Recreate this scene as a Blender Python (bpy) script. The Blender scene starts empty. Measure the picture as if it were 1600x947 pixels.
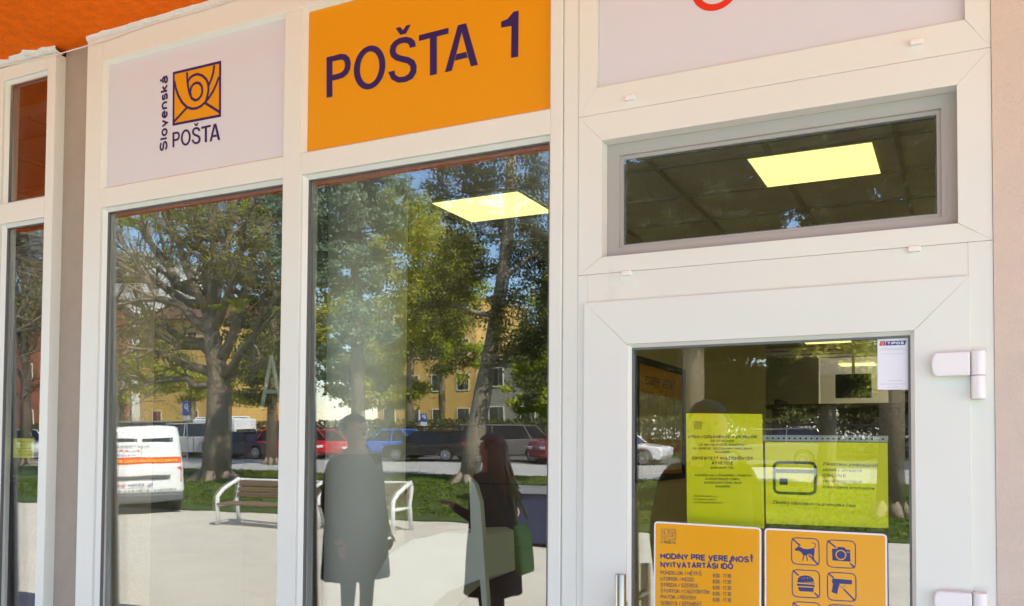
import bpy, bmesh, math, random, mathutils
import numpy as np
from mathutils import Vector as V3
R_ = math.radians
random.seed(7); rng = np.random.default_rng(7)
SC = bpy.context.scene; COL = SC.collection

# ------------------------------------------------------------------ camera, world, sun, exposure
EYE = V3((0, -2.32, 2.0)); FPX = 1400.0; CX, CY = 800.0, 654.16
AX = [V3((0.894693, 0.446628, 0.006913)), V3((0.008499, -0.032495, 0.999436)), V3((-0.446601, 0.894129, 0.032869))]
cam = bpy.data.cameras.new('camera'); cam.sensor_width = 36; cam.lens = FPX / 1600 * 36
cam.shift_y = (CY - 473.5) / 1600; cam.clip_end = 600; cam.clip_start = .05
co = bpy.data.objects.new('camera', cam); COL.objects.link(co); SC.camera = co
m = mathutils.Matrix((AX[0], AX[1], -AX[2])).transposed().to_4x4(); m.translation = EYE; co.matrix_world = m

SUN_EL, SUN_AZ = 51, 28                       # azimuth from +x towards +y
w = bpy.data.worlds.new('World'); SC.world = w; w.use_nodes = True
nt = w.node_tree; bg = nt.nodes['Background']; bg.inputs[1].default_value = 0.15
sky = nt.nodes.new('ShaderNodeTexSky'); sky.sky_type = 'NISHITA'; sky.sun_disc = False
sky.sun_elevation = R_(SUN_EL); sky.sun_rotation = R_(90 - SUN_AZ); sky.air_density = 1.0; sky.dust_density = .05
sky.ozone_density = 4.0
nt.links.new(sky.outputs[0], bg.inputs[0])
sl = bpy.data.lights.new('sun', 'SUN'); sl.energy = 5.0; sl.angle = R_(.5); sl.color = (1, .95, .82)
so = bpy.data.objects.new('sun', sl); COL.objects.link(so)
sd = V3((math.cos(R_(SUN_EL)) * math.cos(R_(SUN_AZ)), math.cos(R_(SUN_EL)) * math.sin(R_(SUN_AZ)), math.sin(R_(SUN_EL))))
so.rotation_euler = sd.to_track_quat('Z', 'Y').to_euler(); so.location = sd * 40
SC.view_settings.view_transform = 'Standard'; SC.view_settings.look = 'None'
SC.view_settings.exposure = 1.91; SC.view_settings.gamma = 1
SC.cycles.use_denoising = True
SC.cycles.max_bounces = 9; SC.cycles.diffuse_bounces = 5; SC.cycles.glossy_bounces = 4
SC.cycles.transparent_max_bounces = 28; SC.cycles.transmission_bounces = 6
SC.cycles.sample_clamp_indirect = 12

# ------------------------------------------------------------------ placing: a measured direction meets a plane
def ray(px, py):
    return AX[0] * ((px - CX) / FPX) + AX[1] * (-(py - CY) / FPX) + AX[2]
def fp(px, py, Y=0.0):                        # what stands in or behind the shop front, on the plane y = Y
    d = ray(px, py); return EYE + d * ((Y - EYE.y) / d.y)
TILT = R_(1.12)
_n = V3((0, -math.cos(TILT), -math.sin(TILT))); _p0 = V3((0, .05, 2.0))
def _rf(v, pt=True):
    return v - 2 * (v - (_p0 if pt else V3((0, 0, 0)))).dot(_n) * _n
def seen(px, py, Y=None, Z=None):             # what stands in the street and is seen mirrored in the panes
    c = _rf(EYE); d = _rf(ray(px, py), False)
    s = (Y - c.y) / d.y if Y is not None else (Z - c.z) / d.z
    return c + d * s

# ------------------------------------------------------------------ materials
MATS = {}
def mat(name, col, rough=.5, metal=0, var=0, scale=8, bump=0, bscale=60, spec=.5, emit=None, es=0, coat=0):
    if name in MATS: return MATS[name]
    m = bpy.data.materials.new(name); m.use_nodes = True; t = m.node_tree; b = t.nodes['Principled BSDF']
    b.inputs['Base Color'].default_value = (*col, 1); b.inputs['Roughness'].default_value = rough
    b.inputs['Metallic'].default_value = metal; b.inputs['Specular IOR Level'].default_value = spec
    b.inputs['Coat Weight'].default_value = coat
    tc = t.nodes.new('ShaderNodeTexCoord')
    if var:
        n = t.nodes.new('ShaderNodeTexNoise'); n.inputs['Scale'].default_value = scale; n.inputs['Detail'].default_value = 8
        n.inputs['Roughness'].default_value = .65
        r = t.nodes.new('ShaderNodeMapRange'); r.inputs[1].default_value = .3; r.inputs[2].default_value = .7
        r.inputs[3].default_value = 1 - var; r.inputs[4].default_value = 1 + var
        mx = t.nodes.new('ShaderNodeVectorMath'); mx.operation = 'MULTIPLY'; mx.inputs[0].default_value = col
        t.links.new(tc.outputs['Object'], n.inputs['Vector']); t.links.new(n.outputs[0], r.inputs[0])
        t.links.new(r.outputs[0], mx.inputs[1]); t.links.new(mx.outputs[0], b.inputs['Base Color'])
    if bump:
        n2 = t.nodes.new('ShaderNodeTexNoise'); n2.inputs['Scale'].default_value = bscale; n2.inputs['Detail'].default_value = 6
        bp = t.nodes.new('ShaderNodeBump'); bp.inputs['Strength'].default_value = 1; bp.inputs['Distance'].default_value = bump
        t.links.new(tc.outputs['Object'], n2.inputs['Vector']); t.links.new(n2.outputs[0], bp.inputs['Height'])
        t.links.new(bp.outputs[0], b.inputs['Normal'])
    if emit:
        b.inputs['Emission Color'].default_value = (*emit, 1); b.inputs['Emission Strength'].default_value = es
    MATS[name] = m; return m

def stains_and_lit_spots(m, col, scale, thr, amount=.6):    # mixes spots of another colour into a material
    t = m.node_tree; b = t.nodes['Principled BSDF']; ip = b.inputs['Base Color']
    tc = t.nodes.new('ShaderNodeTexCoord'); n = t.nodes.new('ShaderNodeTexNoise'); n.inputs['Scale'].default_value = scale
    n.inputs['Detail'].default_value = 10; n.inputs['Roughness'].default_value = .7
    r = t.nodes.new('ShaderNodeMapRange'); r.inputs[1].default_value = thr; r.inputs[2].default_value = thr + .06
    r.inputs[4].default_value = amount
    mx = t.nodes.new('ShaderNodeMix'); mx.data_type = 'RGBA'
    if ip.is_linked: t.links.new(ip.links[0].from_socket, mx.inputs[6])
    else: mx.inputs[6].default_value = ip.default_value
    mx.inputs[7].default_value = (*col, 1)
    t.links.new(tc.outputs['Object'], n.inputs['Vector']); t.links.new(n.outputs[0], r.inputs[0])
    t.links.new(r.outputs[0], mx.inputs[0]); t.links.new(mx.outputs[2], ip); return m

def glass_mat(name, r0, tint, bump, rough=0.0):
    m = bpy.data.materials.new(name); m.use_nodes = True; t = m.node_tree; t.nodes.clear()
    o = t.nodes.new('ShaderNodeOutputMaterial'); mx = t.nodes.new('ShaderNodeMixShader')
    tr = t.nodes.new('ShaderNodeBsdfTransparent'); tr.inputs[0].default_value = (*tint, 1)
    gl = t.nodes.new('ShaderNodeBsdfGlossy'); gl.inputs['Roughness'].default_value = rough
    lw = t.nodes.new('ShaderNodeLayerWeight'); lw.inputs[0].default_value = .5
    pw = t.nodes.new('ShaderNodeMath'); pw.operation = 'POWER'; pw.inputs[1].default_value = 5
    ma = t.nodes.new('ShaderNodeMath'); ma.operation = 'MULTIPLY_ADD'; ma.inputs[1].default_value = 1 - r0; ma.inputs[2].default_value = r0
    t.links.new(lw.outputs['Facing'], pw.inputs[0]); t.links.new(pw.outputs[0], ma.inputs[0]); t.links.new(ma.outputs[0], mx.inputs[0])
    t.links.new(tr.outputs[0], mx.inputs[1]); t.links.new(gl.outputs[0], mx.inputs[2]); t.links.new(mx.outputs[0], o.inputs[0])
    if bump:
        tc = t.nodes.new('ShaderNodeTexCoord'); n = t.nodes.new('ShaderNodeTexNoise'); n.inputs['Scale'].default_value = 5
        n.inputs['Detail'].default_value = 1
        mp = t.nodes.new('ShaderNodeMapping'); mp.inputs['Scale'].default_value = (1, 1, 2.2)
        bp = t.nodes.new('ShaderNodeBump'); bp.inputs['Strength'].default_value = 1; bp.inputs['Distance'].default_value = bump
        t.links.new(tc.outputs['Object'], mp.inputs[0]); t.links.new(mp.outputs[0], n.inputs['Vector']); t.links.new(n.outputs[0], bp.inputs['Height'])
        t.links.new(bp.outputs[0], gl.inputs['Normal'])
    MATS[name] = m; return m

def leaf_mat(name, a, b, transl=.35):
    m = bpy.data.materials.new(name); m.use_nodes = True; t = m.node_tree; t.nodes.clear()
    o = t.nodes.new('ShaderNodeOutputMaterial'); d = t.nodes.new('ShaderNodeBsdfDiffuse'); tl = t.nodes.new('ShaderNodeBsdfTranslucent')
    g = t.nodes.new('ShaderNodeNewGeometry'); mx = t.nodes.new('ShaderNodeMix'); mx.data_type = 'RGBA'
    mx.inputs[6].default_value = (*a, 1); mx.inputs[7].default_value = (*b, 1); ms = t.nodes.new('ShaderNodeMixShader'); ms.inputs[0].default_value = transl
    t.links.new(g.outputs['Random Per Island'], mx.inputs[0]); t.links.new(mx.outputs[2], d.inputs[0]); t.links.new(mx.outputs[2], tl.inputs[0])
    t.links.new(d.outputs[0], ms.inputs[1]); t.links.new(tl.outputs[0], ms.inputs[2]); t.links.new(ms.outputs[0], o.inputs[0])
    MATS[name] = m; return m

M = dict(
    pvc=mat('white_pvc', (.74, .755, .66), .34, var=.02, scale=3, bump=.0002, bscale=25),
    pvcd=mat('shaded_pvc_print_grey', (.40, .385, .35), .45),  # recess shade painted into the sash grey; fine print shares it
    seal=mat('rubber_seal', (.13, .13, .12), .6),
    signwhite=mat('white_sign_sheet', (.655, .665, .69), .40, var=.015, scale=2),
    signorange=mat('orange_sign_sheet', (.74, .30, .002), .42, var=.02, scale=3),
    navy=mat('navy_vinyl', (.022, .012, .10), .4),
    boardorange=mat('orange_board', (.80, .36, .006), .25, var=.02, scale=6),
    boardwhite=mat('white_board_edge', (.85, .84, .84), .25),
    ink=mat('dark_blue_ink', (.02, .03, .16), .4),
    inkgrey=mat('brown_grey_ink', (.16, .10, .07), .5),
    lime=mat('lime_paper', (.93, .93, .0), .6, var=.03, scale=20),
    limeink=mat('dark_green_ink', (.05, .075, .01), .6),
    paper=mat('white_paper', (.82, .82, .84), .5),
    soffit=mat('orange_paint', (.93, .165, .002), .85, var=.14, scale=22, bump=.006, bscale=140, spec=.1),
    plaster=mat('beige_plaster', (.64, .535, .43), .85, var=.035, scale=9, bump=.0025, bscale=220),
    pilaster=mat('tan_render', (.37, .31, .24), .8, var=.05, scale=12, bump=.002, bscale=80),
    foam=mat('white_filler', (.74, .74, .68), .9, var=.06, scale=60, bump=.006, bscale=120),
    hinge=mat('white_hinge_plastic', (.82, .80, .76), .3),
    brass=mat('brushed_bronze_steel', (.42, .34, .27), .28, metal=1),
    pave=mat('pale_paving', (.56, .52, .44), .85, var=.10, scale=1.4, bump=.0015, bscale=12),
    road=mat('grey_road', (.36, .355, .34), .85, var=.06, scale=2),
    asphalt=mat('asphalt', (.09, .09, .09), .9, var=.15, scale=8),
    kerb=mat('kerb_concrete', (.42, .41, .39), .85, var=.08, scale=9),
    grass=mat('grass', (.045, .075, .012), .9, var=.45, scale=3.5, bump=.03, bscale=60),  # tree shade darkened into the lawn colour
    bark=mat('bark', (.24, .19, .13), .95, var=.45, scale=18, bump=.02, bscale=30),
    barkp=mat('pale_bark', (.30, .25, .19), .95, var=.5, scale=14, bump=.03, bscale=26),
    blackplastic=mat('black_plastic', (.02, .02, .02), .4),
    tyre=mat('tyre', (.02, .02, .02), .8), rim=mat('alloy_rim', (.6, .6, .62), .3, metal=.9),
    carglass=mat('car_glass', (.012, .015, .017), .06, spec=.8),
    chrome=mat('chrome', (.75, .75, .77), .15, metal=1),
    redlamp=mat('red_lamp', (.55, .01, .015), .2), lamp=mat('clear_lamp', (.75, .78, .8), .12),
    wood=mat('brown_slats', (.19, .125, .08), .6, var=.2, scale=10),
    whitesteel=mat('white_bench_steel', (.78, .78, .76), .4),
    hair=mat('dark_hair', (.02, .015, .012), .5), auburn=mat('auburn_hair', (.12, .042, .02), .45, var=.3, scale=60),
    skin=mat('skin', (.55, .30, .21), .55), coat=mat('charcoal_cloth', (.03, .034, .036), .9, var=.1, scale=30),
    coat2=mat('black_cloth', (.016, .015, .015), .9), green=mat('green_bag_cloth', (.12, .26, .04), .7),
    room=mat('olive_grey_wall', (.72, .67, .50), .8, var=.04, scale=2), roomceil=mat('ceiling_tile', (.76, .71, .68), .9, var=.05, scale=5),
    roomgrid=mat('ceiling_grid', (.52, .47, .42), .7), roomfloor=mat('interior_floor_tile', (.60, .55, .47), .4),
    colm=mat('pale_column_paint', (.86, .88, .80), .6), brown=mat('brown_laminate', (.085, .045, .03), .45, var=.15, scale=6),
    black=mat('matte_black', (.008, .008, .01), .5), steelgrey=mat('perforated_steel', (.42, .44, .44), .35, metal=.6),
    lightpanel=mat('light_panel', (.9, .9, .6), .5, emit=(1, .94, .32), es=.50),
    yellowwall=mat('yellow_facade', (.66, .42, .13), .9, var=.04, scale=1), whitewall=mat('white_facade', (.66, .66, .64), .9, var=.03, scale=1),
    greywall=mat('grey_facade', (.30, .29, .26), .9, var=.05, scale=1), roof=mat('brown_roof_tiles', (.16, .08, .05), .9, var=.2, scale=4),
    orangewall=mat('orange_facade', (.30, .11, .06), .9), winglass=mat('house_window_glass', (.03, .035, .04), .12),
    redwin=mat('reddish_shutter', (.18, .06, .05), .7), darkfence=mat('dark_iron', (.02, .02, .02), .5),
    pole=mat('galvanised_pole', (.35, .36, .36), .4, metal=.7), signblue=mat('parking_blue', (.01, .09, .42), .4),
    signyellow=mat('priority_yellow', (.85, .45, .01), .4), navybin=mat('navy_bin_plastic', (.03, .04, .10), .5),
    ringred=mat('red_vinyl', (.72, .035, .01), .4), ringorange=mat('orange_vinyl', (.85, .16, .01), .4),
    tiposred=mat('crimson_print', (.55, .03, .06), .4), tipospurple=mat('purple_print', (.06, .03, .20), .4),
    bagplastic=mat('pale_garment_cover', (.42, .50, .55), .35, var=.2, scale=9), purple=mat('purple_cloth', (.16, .03, .16), .8),
    cable=mat('cable_white', (.78, .74, .66), .5), van=mat('van_white', (.80, .82, .80), .3, coat=.4),
    stripe=mat('orange_red_stripe', (.75, .10, .015), .35), vandark=mat('grey_bumper', (.10, .11, .11), .6),
    inkred=mat('red_print', (.6, .03, .03), .5), inkblue=mat('blue_print', (.03, .15, .55), .5), inkyellow=mat('yellow_print', (.85, .6, .05), .5),
    photo=mat('poster_grey_print', (.62, .60, .55), .5, var=.4, scale=14), posterorange=mat('poster_orange', (.80, .34, .01), .5),
    pale=mat('pale_leaflet_stand', (.62, .68, .62), .5),
)
stains_and_lit_spots(M['pvc'], (.42, .36, .28), 1.7, .63, .16); stains_and_lit_spots(M['soffit'], (.30, .12, .07), 7, .66, .4); stains_and_lit_spots(M['soffit'], (.9, .36, .08), 150, .60, .5)
stains_and_lit_spots(M['grass'], (.12, .20, .03), 40, .52, .6); stains_and_lit_spots(M['pave'], (.36, .34, .30), 6, .60, .5)  # lawn spots are sunlit patches painted into the colour
stains_and_lit_spots(M['pilaster'], (.30, .25, .20), 3, .6, .4)
G_OUT = glass_mat('outer_glass', .125, (.985, .99, .975), .00008)
G_IN = glass_mat('inner_glass', .034, (.985, .99, .975), .00008)
L_MAIN = leaf_mat('leaf_yellowgreen', (.30, .36, .05), (.58, .60, .09), .55)
L_PALE = leaf_mat('leaf_pale', (.36, .38, .07), (.60, .57, .12), .55)
L_DARK = leaf_mat('leaf_dark', (.07, .08, .035), (.19, .20, .08), .4)
L_PINE = leaf_mat('leaf_pine', (.03, .036, .018), (.08, .085, .038), .25)
L_BLUE = leaf_mat('leaf_bluegreen', (.15, .21, .14), (.34, .42, .29), .3)
L_TWIG = leaf_mat('twig_brown', (.07, .055, .04), (.13, .10, .06), .1)

# ------------------------------------------------------------------ mesh helpers
def link(name, bm, material, parent=None, smooth=False, bevel=0, seg=2):
    me = bpy.data.meshes.new(name); bm.normal_update(); bm.to_mesh(me); bm.free()
    for mm in (material if isinstance(material, (list, tuple)) else [material]): me.materials.append(mm)
    o = bpy.data.objects.new(name, me); COL.objects.link(o)
    if parent: o.parent = parent
    if smooth:
        for p in me.polygons: p.use_smooth = True
    if bevel:
        b = o.modifiers.new('bevel', 'BEVEL'); b.width = bevel; b.segments = seg; b.limit_method = 'ANGLE'; b.angle_limit = R_(40)
    return o
def tag(o, label, cat, group=None, kind=None):
    if label: o['label'] = label
    if cat: o['category'] = cat
    if group: o['group'] = group
    if kind: o['kind'] = kind
    return o
def struct(o): o['kind'] = 'structure'; return o
def thing(name, label, cat, loc=(0, 0, 0), rz=0, group=None):
    o = bpy.data.objects.new(name, None); COL.objects.link(o); o.location = loc; o.rotation_euler = (0, 0, rz); o.empty_display_size = .1
    return tag(o, label, cat, group)
def box(bm, x0, x1, y0, y1, z0, z1, M_=None, mi=0):
    vs = [bm.verts.new(c) for c in ((x0, y0, z0), (x1, y0, z0), (x1, y1, z0), (x0, y1, z0), (x0, y0, z1), (x1, y0, z1), (x1, y1, z1), (x0, y1, z1))]
    fs = [bm.faces.new([vs[i] for i in f]) for f in ((3, 2, 1, 0), (4, 5, 6, 7), (0, 1, 5, 4), (1, 2, 6, 5), (2, 3, 7, 6), (3, 0, 4, 7))]
    for f in fs: f.material_index = mi
    if M_ is not None: bmesh.ops.transform(bm, matrix=M_, verts=vs)
    return vs
def bx(*a):
    bm = bmesh.new(); box(bm, *a); return bm
def prism(bm, pts, ext, mi=0):                # polygon (3D points) pushed along the vector ext
    a = [bm.verts.new(p) for p in pts]; b = [bm.verts.new(V3(p) + V3(ext)) for p in pts]; n = len(a)
    fs = [bm.faces.new(a), bm.faces.new(b[::-1])]
    for i in range(n): fs.append(bm.faces.new((a[i], b[i], b[(i + 1) % n], a[(i + 1) % n])))
    for f in fs: f.material_index = mi
    return fs
def tube(bm, pts, rad, n=8, cap=True):
    pts = [V3(p) for p in pts]; rads = rad if isinstance(rad, (list, tuple)) else [rad] * len(pts); rings = []
    for i, p in enumerate(pts):
        d = (pts[min(i + 1, len(pts) - 1)] - pts[max(i - 1, 0)]).normalized()
        u = d.orthogonal().normalized() if i == 0 else (u - d * u.dot(d)).normalized()
        v = d.cross(u)
        rings.append([bm.verts.new(p + (u * math.cos(2 * math.pi * k / n) + v * math.sin(2 * math.pi * k / n)) * rads[i]) for k in range(n)])
    for a, b in zip(rings, rings[1:]):
        for k in range(n): bm.faces.new((a[k], a[(k + 1) % n], b[(k + 1) % n], b[k]))
    if cap: bm.faces.new(rings[0][::-1]); bm.faces.new(rings[-1])
def cyl(bm, a, b, r, n=16): tube(bm, [a, b], r, n)
def mitre(bm, x0, x1, z0, z1, l, r, b, t, y0, y1, g=.0002):
    """a rectangular frame of four mitred bars round the opening"""
    X0, X1, Z0, Z1 = x0 + l, x1 - r, z0 + b, z1 - t
    for q in ([(x0, z0), (X0, Z0), (X0, Z1), (x0, z1)], [(x1, z1), (X1, Z1), (X1, Z0), (x1, z0)],
              [(x0, z1), (X0, Z1), (X1, Z1), (x1, z1)], [(x1, z0), (X1, Z0), (X0, Z0), (x0, z0)]):
        cx = sum(p[0] for p in q) / 4; cz = sum(p[1] for p in q) / 4
        q = [(p[0] + (g if p[0] < cx else -g), p[1] + (g if p[1] < cz else -g)) for p in q]
        prism(bm, [(p[0], y0, p[1]) for p in q], (0, y1 - y0, 0))

# ------------------------------------------------------------------ lettering: our own stroke alphabet (grotesque)
def arc(cx, cy, rx, ry, a0, a1, n=9):
    return [(cx + rx * math.cos(R_(a0 + (a1 - a0) * i / n)), cy + ry * math.sin(R_(a0 + (a1 - a0) * i / n))) for i in range(n + 1)]
def _S(y0=0, y1=1):
    h = y1 - y0
    p = arc(.5, .745, .46, .255, 15, 90, 4) + arc(.5, .745, .46, .255, 90, 250, 8)[1:] + arc(.5, .27, .5, .27, 72, -90, 8) + arc(.5, .27, .5, .27, -90, -165, 4)[1:]
    return [(x, y0 + y * h) for x, y in p]
O_ = arc(.5, .5, .5, .5, 90, 450, 24)
GL = {
 'A': (.80, [[(0, 0), (.5, 1), (1, 0)], [(.17, .34), (.83, .34)]]), 'B': (.72, [[(0, 0), (0, 1), (.6, 1)] + arc(.6, .77, .36, .23, 90, -90, 7)[1:] + [(0, .54)], [(.6, .54)] + arc(.62, .27, .38, .27, 90, -90, 7)[1:] + [(0, 0)]]),
 'C': (.78, [arc(.52, .5, .52, .5, 38, 322, 18)]), 'D': (.76, [[(0, 0), (0, 1), (.45, 1)] + arc(.45, .5, .55, .5, 90, -90, 12)[1:] + [(0, 0)]]),
 'E': (.66, [[(1, 1), (0, 1), (0, 0), (1, 0)], [(0, .53), (.92, .53)]]), 'F': (.62, [[(1, 1), (0, 1), (0, 0)], [(0, .5), (.88, .5)]]),
 'G': (.82, [arc(.5, .5, .5, .5, 40, 340, 18) + [(1, .46), (.6, .46)]]), 'H': (.74, [[(0, 0), (0, 1)], [(1, 0), (1, 1)], [(0, .52), (1, .52)]]),
 'I': (.16, [[(.5, 0), (.5, 1)]]), 'J': (.46, [[(1, 1), (1, .3)] + arc(.5, .26, .5, .26, 0, -150, 8)]), 'K': (.74, [[(0, 0), (0, 1)], [(.96, 1), (0, .4)], [(.32, .6), (1, 0)]]),
 'L': (.58, [[(0, 1), (0, 0), (1, 0)]]), 'M': (.90, [[(0, 0), (0, 1), (.5, .05), (1, 1), (1, 0)]]), 'N': (.74, [[(0, 0), (0, 1), (1, 0), (1, 1)]]),
 'O': (.84, [O_]), 'P': (.68, [[(0, 0), (0, 1), (.6, 1)] + arc(.6, .72, .4, .28, 90, -90, 8)[1:] + [(0, .44)]]),
 'Q': (.84, [O_, [(.6, .25), (1, -.02)]]), 'R': (.73, [[(0, 0), (0, 1), (.6, 1)] + arc(.6, .74, .38, .26, 90, -90, 8)[1:] + [(0, .48)], [(.55, .48), (.98, 0)]]),
 'S': (.70, [_S()]), 'T': (.68, [[(0, 1), (1, 1)], [(.5, 1), (.5, 0)]]), 'U': (.73, [[(0, 1), (0, .35)] + arc(.5, .35, .5, .35, 180, 360, 10) + [(1, 1)]]),
 'V': (.76, [[(0, 1), (.5, 0), (1, 1)]]), 'W': (1.05, [[(0, 1), (.25, 0), (.5, 1), (.75, 0), (1, 1)]]), 'X': (.74, [[(0, 0), (1, 1)], [(0, 1), (1, 0)]]),
 'Y': (.76, [[(0, 1), (.5, .42), (1, 1)], [(.5, .42), (.5, 0)]]), 'Z': (.68, [[(0, 1), (1, 1), (0, 0), (1, 0)]]),
 '0': (.60, [O_]), '1': (.36, [[(0, .74), (.45, .82), (.85, 1), (.85, 0)]]), '2': (.60, [arc(.5, .7, .48, .3, 165, -30, 9) + [(0, 0), (1, 0)]]),
 '3': (.60, [arc(.48, .76, .46, .24, 160, -90, 9) + arc(.48, .27, .52, .27, 90, -165, 9)[1:]]), '4': (.62, [[(.75, 0), (.75, 1), (0, .3), (1, .3)]]),
 '5': (.60, [[(.92, 1), (.2, 1), (.08, .5)] + arc(.48, .33, .52, .33, 130, -160, 9)]), '6': (.60, [arc(.5, .32, .5, .32, 90, 450, 14), [(.0, .32), (.05, .65), (.4, 1), (.85, .92)]]),
 '7': (.58, [[(0, 1), (1, 1), (.35, 0)]]), '8': (.60, [arc(.5, .76, .43, .24, 90, 450, 12), arc(.5, .27, .5, .27, 90, 450, 12)]), '9': (.60, [arc(.5, .68, .5, .32, 90, 450, 14), [(1, .68), (.95, .35), (.6, 0), (.15, .08)]]),
 '.': (.14, [[(.5, -.02), (.5, .06)]]), ',': (.14, [[(.6, .06), (.2, -.16)]]), ':': (.14, [[(.5, .05), (.5, .13)], [(.5, .6), (.5, .68)]]), '-': (.34, [[(0, .38), (1, .38)]]), '/': (.34, [[(0, -.02), (1, 1.02)]]), ' ': (.20, []),
 'a': (.54, [arc(.5, .5, .45, .23, 160, 0, 7) + [(.95, 0)], [(.95, .42)] + arc(.45, .21, .45, .21, 80, 330, 8)]), 'b': (.56, [[(0, 1), (0, 0)], arc(.5, .36, .5, .36, 180, 540, 14)]),
 'c': (.50, [arc(.5, .36, .5, .36, 40, 320, 12)]), 'd': (.56, [[(1, 1), (1, 0)], arc(.5, .36, .5, .36, 0, 360, 14)]), 'e': (.54, [[(.02, .38), (.98, .38)] + arc(.5, .36, .49, .36, 5, 325, 14)]),
 'h': (.54, [[(0, 0), (0, 1)], [(0, .4)] + arc(.5, .42, .5, .3, 170, 0, 7) + [(1, 0)]]), 'i': (.12, [[(.5, 0), (.5, .72)], [(.5, .92), (.5, 1)]]), 'j': (.2, [[(.8, .72), (.8, -.1), (.1, -.2)], [(.8, .92), (.8, 1)]]),
 'k': (.52, [[(0, 0), (0, 1)], [(.9, .72), (0, .28)], [(.35, .45), (1, 0)]]), 'l': (.12, [[(.5, 0), (.5, 1)]]), 'm': (.86, [[(0, 0), (0, .72)], [(0, .45)] + arc(.25, .45, .25, .27, 170, 0, 6) + [(.5, 0)], [(.5, .45)] + arc(.75, .45, .25, .27, 170, 0, 6) + [(1, 0)]]),
 'n': (.54, [[(0, 0), (0, .72)], [(0, .4)] + arc(.5, .42, .5, .3, 170, 0, 7) + [(1, 0)]]), 'o': (.56, [arc(.5, .36, .5, .36, 90, 450, 16)]), 'p': (.56, [[(0, .72), (0, -.26)], arc(.5, .36, .5, .36, 180, 540, 14)]),
 'r': (.32, [[(0, 0), (0, .72)], [(0, .42), (.4, .68), (1, .7)]]), 's': (.48, [_S(0, .72)]), 't': (.28, [[(.4, .95), (.4, .1), (.95, .02)], [(0, .7), (1, .7)]]), 'u': (.54, [[(0, .72), (0, .3)] + arc(.5, .3, .5, .3, 180, 360, 8), [(1, .72), (1, 0)]]),
 'v': (.52, [[(0, .72), (.5, 0), (1, .72)]]), 'x': (.5, [[(0, 0), (1, .72)], [(0, .72), (1, 0)]]), 'y': (.52, [[(0, .72), (.5, .02)], [(1, .72), (.4, -.26), (.1, -.26)]]), 'z': (.5, [[(0, .7), (1, .7), (0, 0), (1, 0)]]),
}
ACC = {'Á': ('A', 1), 'É': ('E', 1), 'Í': ('I', 1), 'Ó': ('O', 1), 'Ö': ('O', 2), 'Ü': ('U', 2), 'Ő': ('O', 3), 'Š': ('S', 4), 'Ť': ('T', 4), 'Ý': ('Y', 1), 'Č': ('C', 4), 'Ž': ('Z', 4),
       'á': ('a', 1), 'é': ('e', 1), 'í': ('i', 1), 'š': ('s', 4), 'č': ('c', 4), 'ú': ('u', 1), 'ž': ('z', 4), 'ý': ('y', 1)}
_lift = [0]
def ribbon(bm, P, t, n_, mi=0):
    """flat stroke of width t along the 3D points P, facing n_"""
    P = [V3(p) for p in P]; closed = len(P) > 3 and (P[0] - P[-1]).length < 1e-6
    if closed: P = P[:-1]
    N = len(P); _lift[0] = (_lift[0] + 1) % 9; off = n_ * (.00003 * _lift[0]); L = []; Rr = []
    for i in range(N):
        a = P[i - 1] if (i > 0 or closed) else None; b = P[(i + 1) % N] if (i < N - 1 or closed) else None
        d0 = (P[i] - a).normalized() if a is not None else None; d1 = (b - P[i]).normalized() if b is not None else None
        if d0 is None: d0 = d1
        if d1 is None: d1 = d0
        s0 = d0.cross(n_); s1 = d1.cross(n_); s = s0 + s1
        if s.length < .1: s = s0
        s.normalize(); k = min(1 / max(s.dot(s0), .3), 2.6)
        of_ = off + n_ * (.000006 * i); L.append(bm.verts.new(P[i] + s * t * .5 * k + of_)); Rr.append(bm.verts.new(P[i] - s * t * .5 * k + of_))
    for i in range(N if closed else N - 1):
        j = (i + 1) % N
        try: f = bm.faces.new((L[i], L[j], Rr[j], Rr[i])); f.material_index = mi
        except ValueError: pass
def glyph_run(txt, t, gap):
    """strokes of a line of text in units of the cap height: list of polylines, total width"""
    x = 0; out = []
    for ch in txt:
        acc = 0
        if ch in ACC: ch, acc = ACC[ch]
        wd, st = GL.get(ch, GL['-'])
        wd = wd + t * .55
        def mp(p): return (x + t / 2 + p[0] * max(wd - t, .001), (t / 2 + p[1] * (1 - t)))
        for s in st: out.append([mp(p) for p in s])
        top = .76 if ch.islower() else 1.0; c = x + wd / 2
        if acc == 1: out.append([(c - .06, top + .07), (c + .10, top + .24)])
        if acc == 2: out += [[(c - .13, top + .08), (c - .13, top + .2)], [(c + .13, top + .08), (c + .13, top + .2)]]
        if acc == 3: out += [[(c - .16, top + .07), (c - .04, top + .24)], [(c + .06, top + .07), (c + .18, top + .24)]]
        if acc == 4: out.append([(c - .14, top + .30), (c, top + .14), (c + .14, top + .30)])
        x += wd + gap
    return out, x - gap
def write(bm, A, B, h, txt, nrm, t=.17, gap=.12, mi=0, up=None):
    """text from A to B (baseline), cap height h"""
    A = V3(A); B = V3(B); st, W = glyph_run(txt, t, gap); e1 = (B - A).normalized(); e2 = up or nrm.cross(e1).normalized()
    sx = (B - A).length / W
    for s in st: ribbon(bm, [A + e1 * (p[0] * sx) + e2 * (p[1] * h) for p in s], t * h * min(1.15, max(.8, (1 + sx / h) / 2)) if True else 0, nrm, mi)
OUT = V3((0, -1, 0))
def line(parent, mtl, *a, nm='lettering'):
    b = bmesh.new(); wpx(b, *a); return link(nm, b, mtl, parent)
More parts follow.
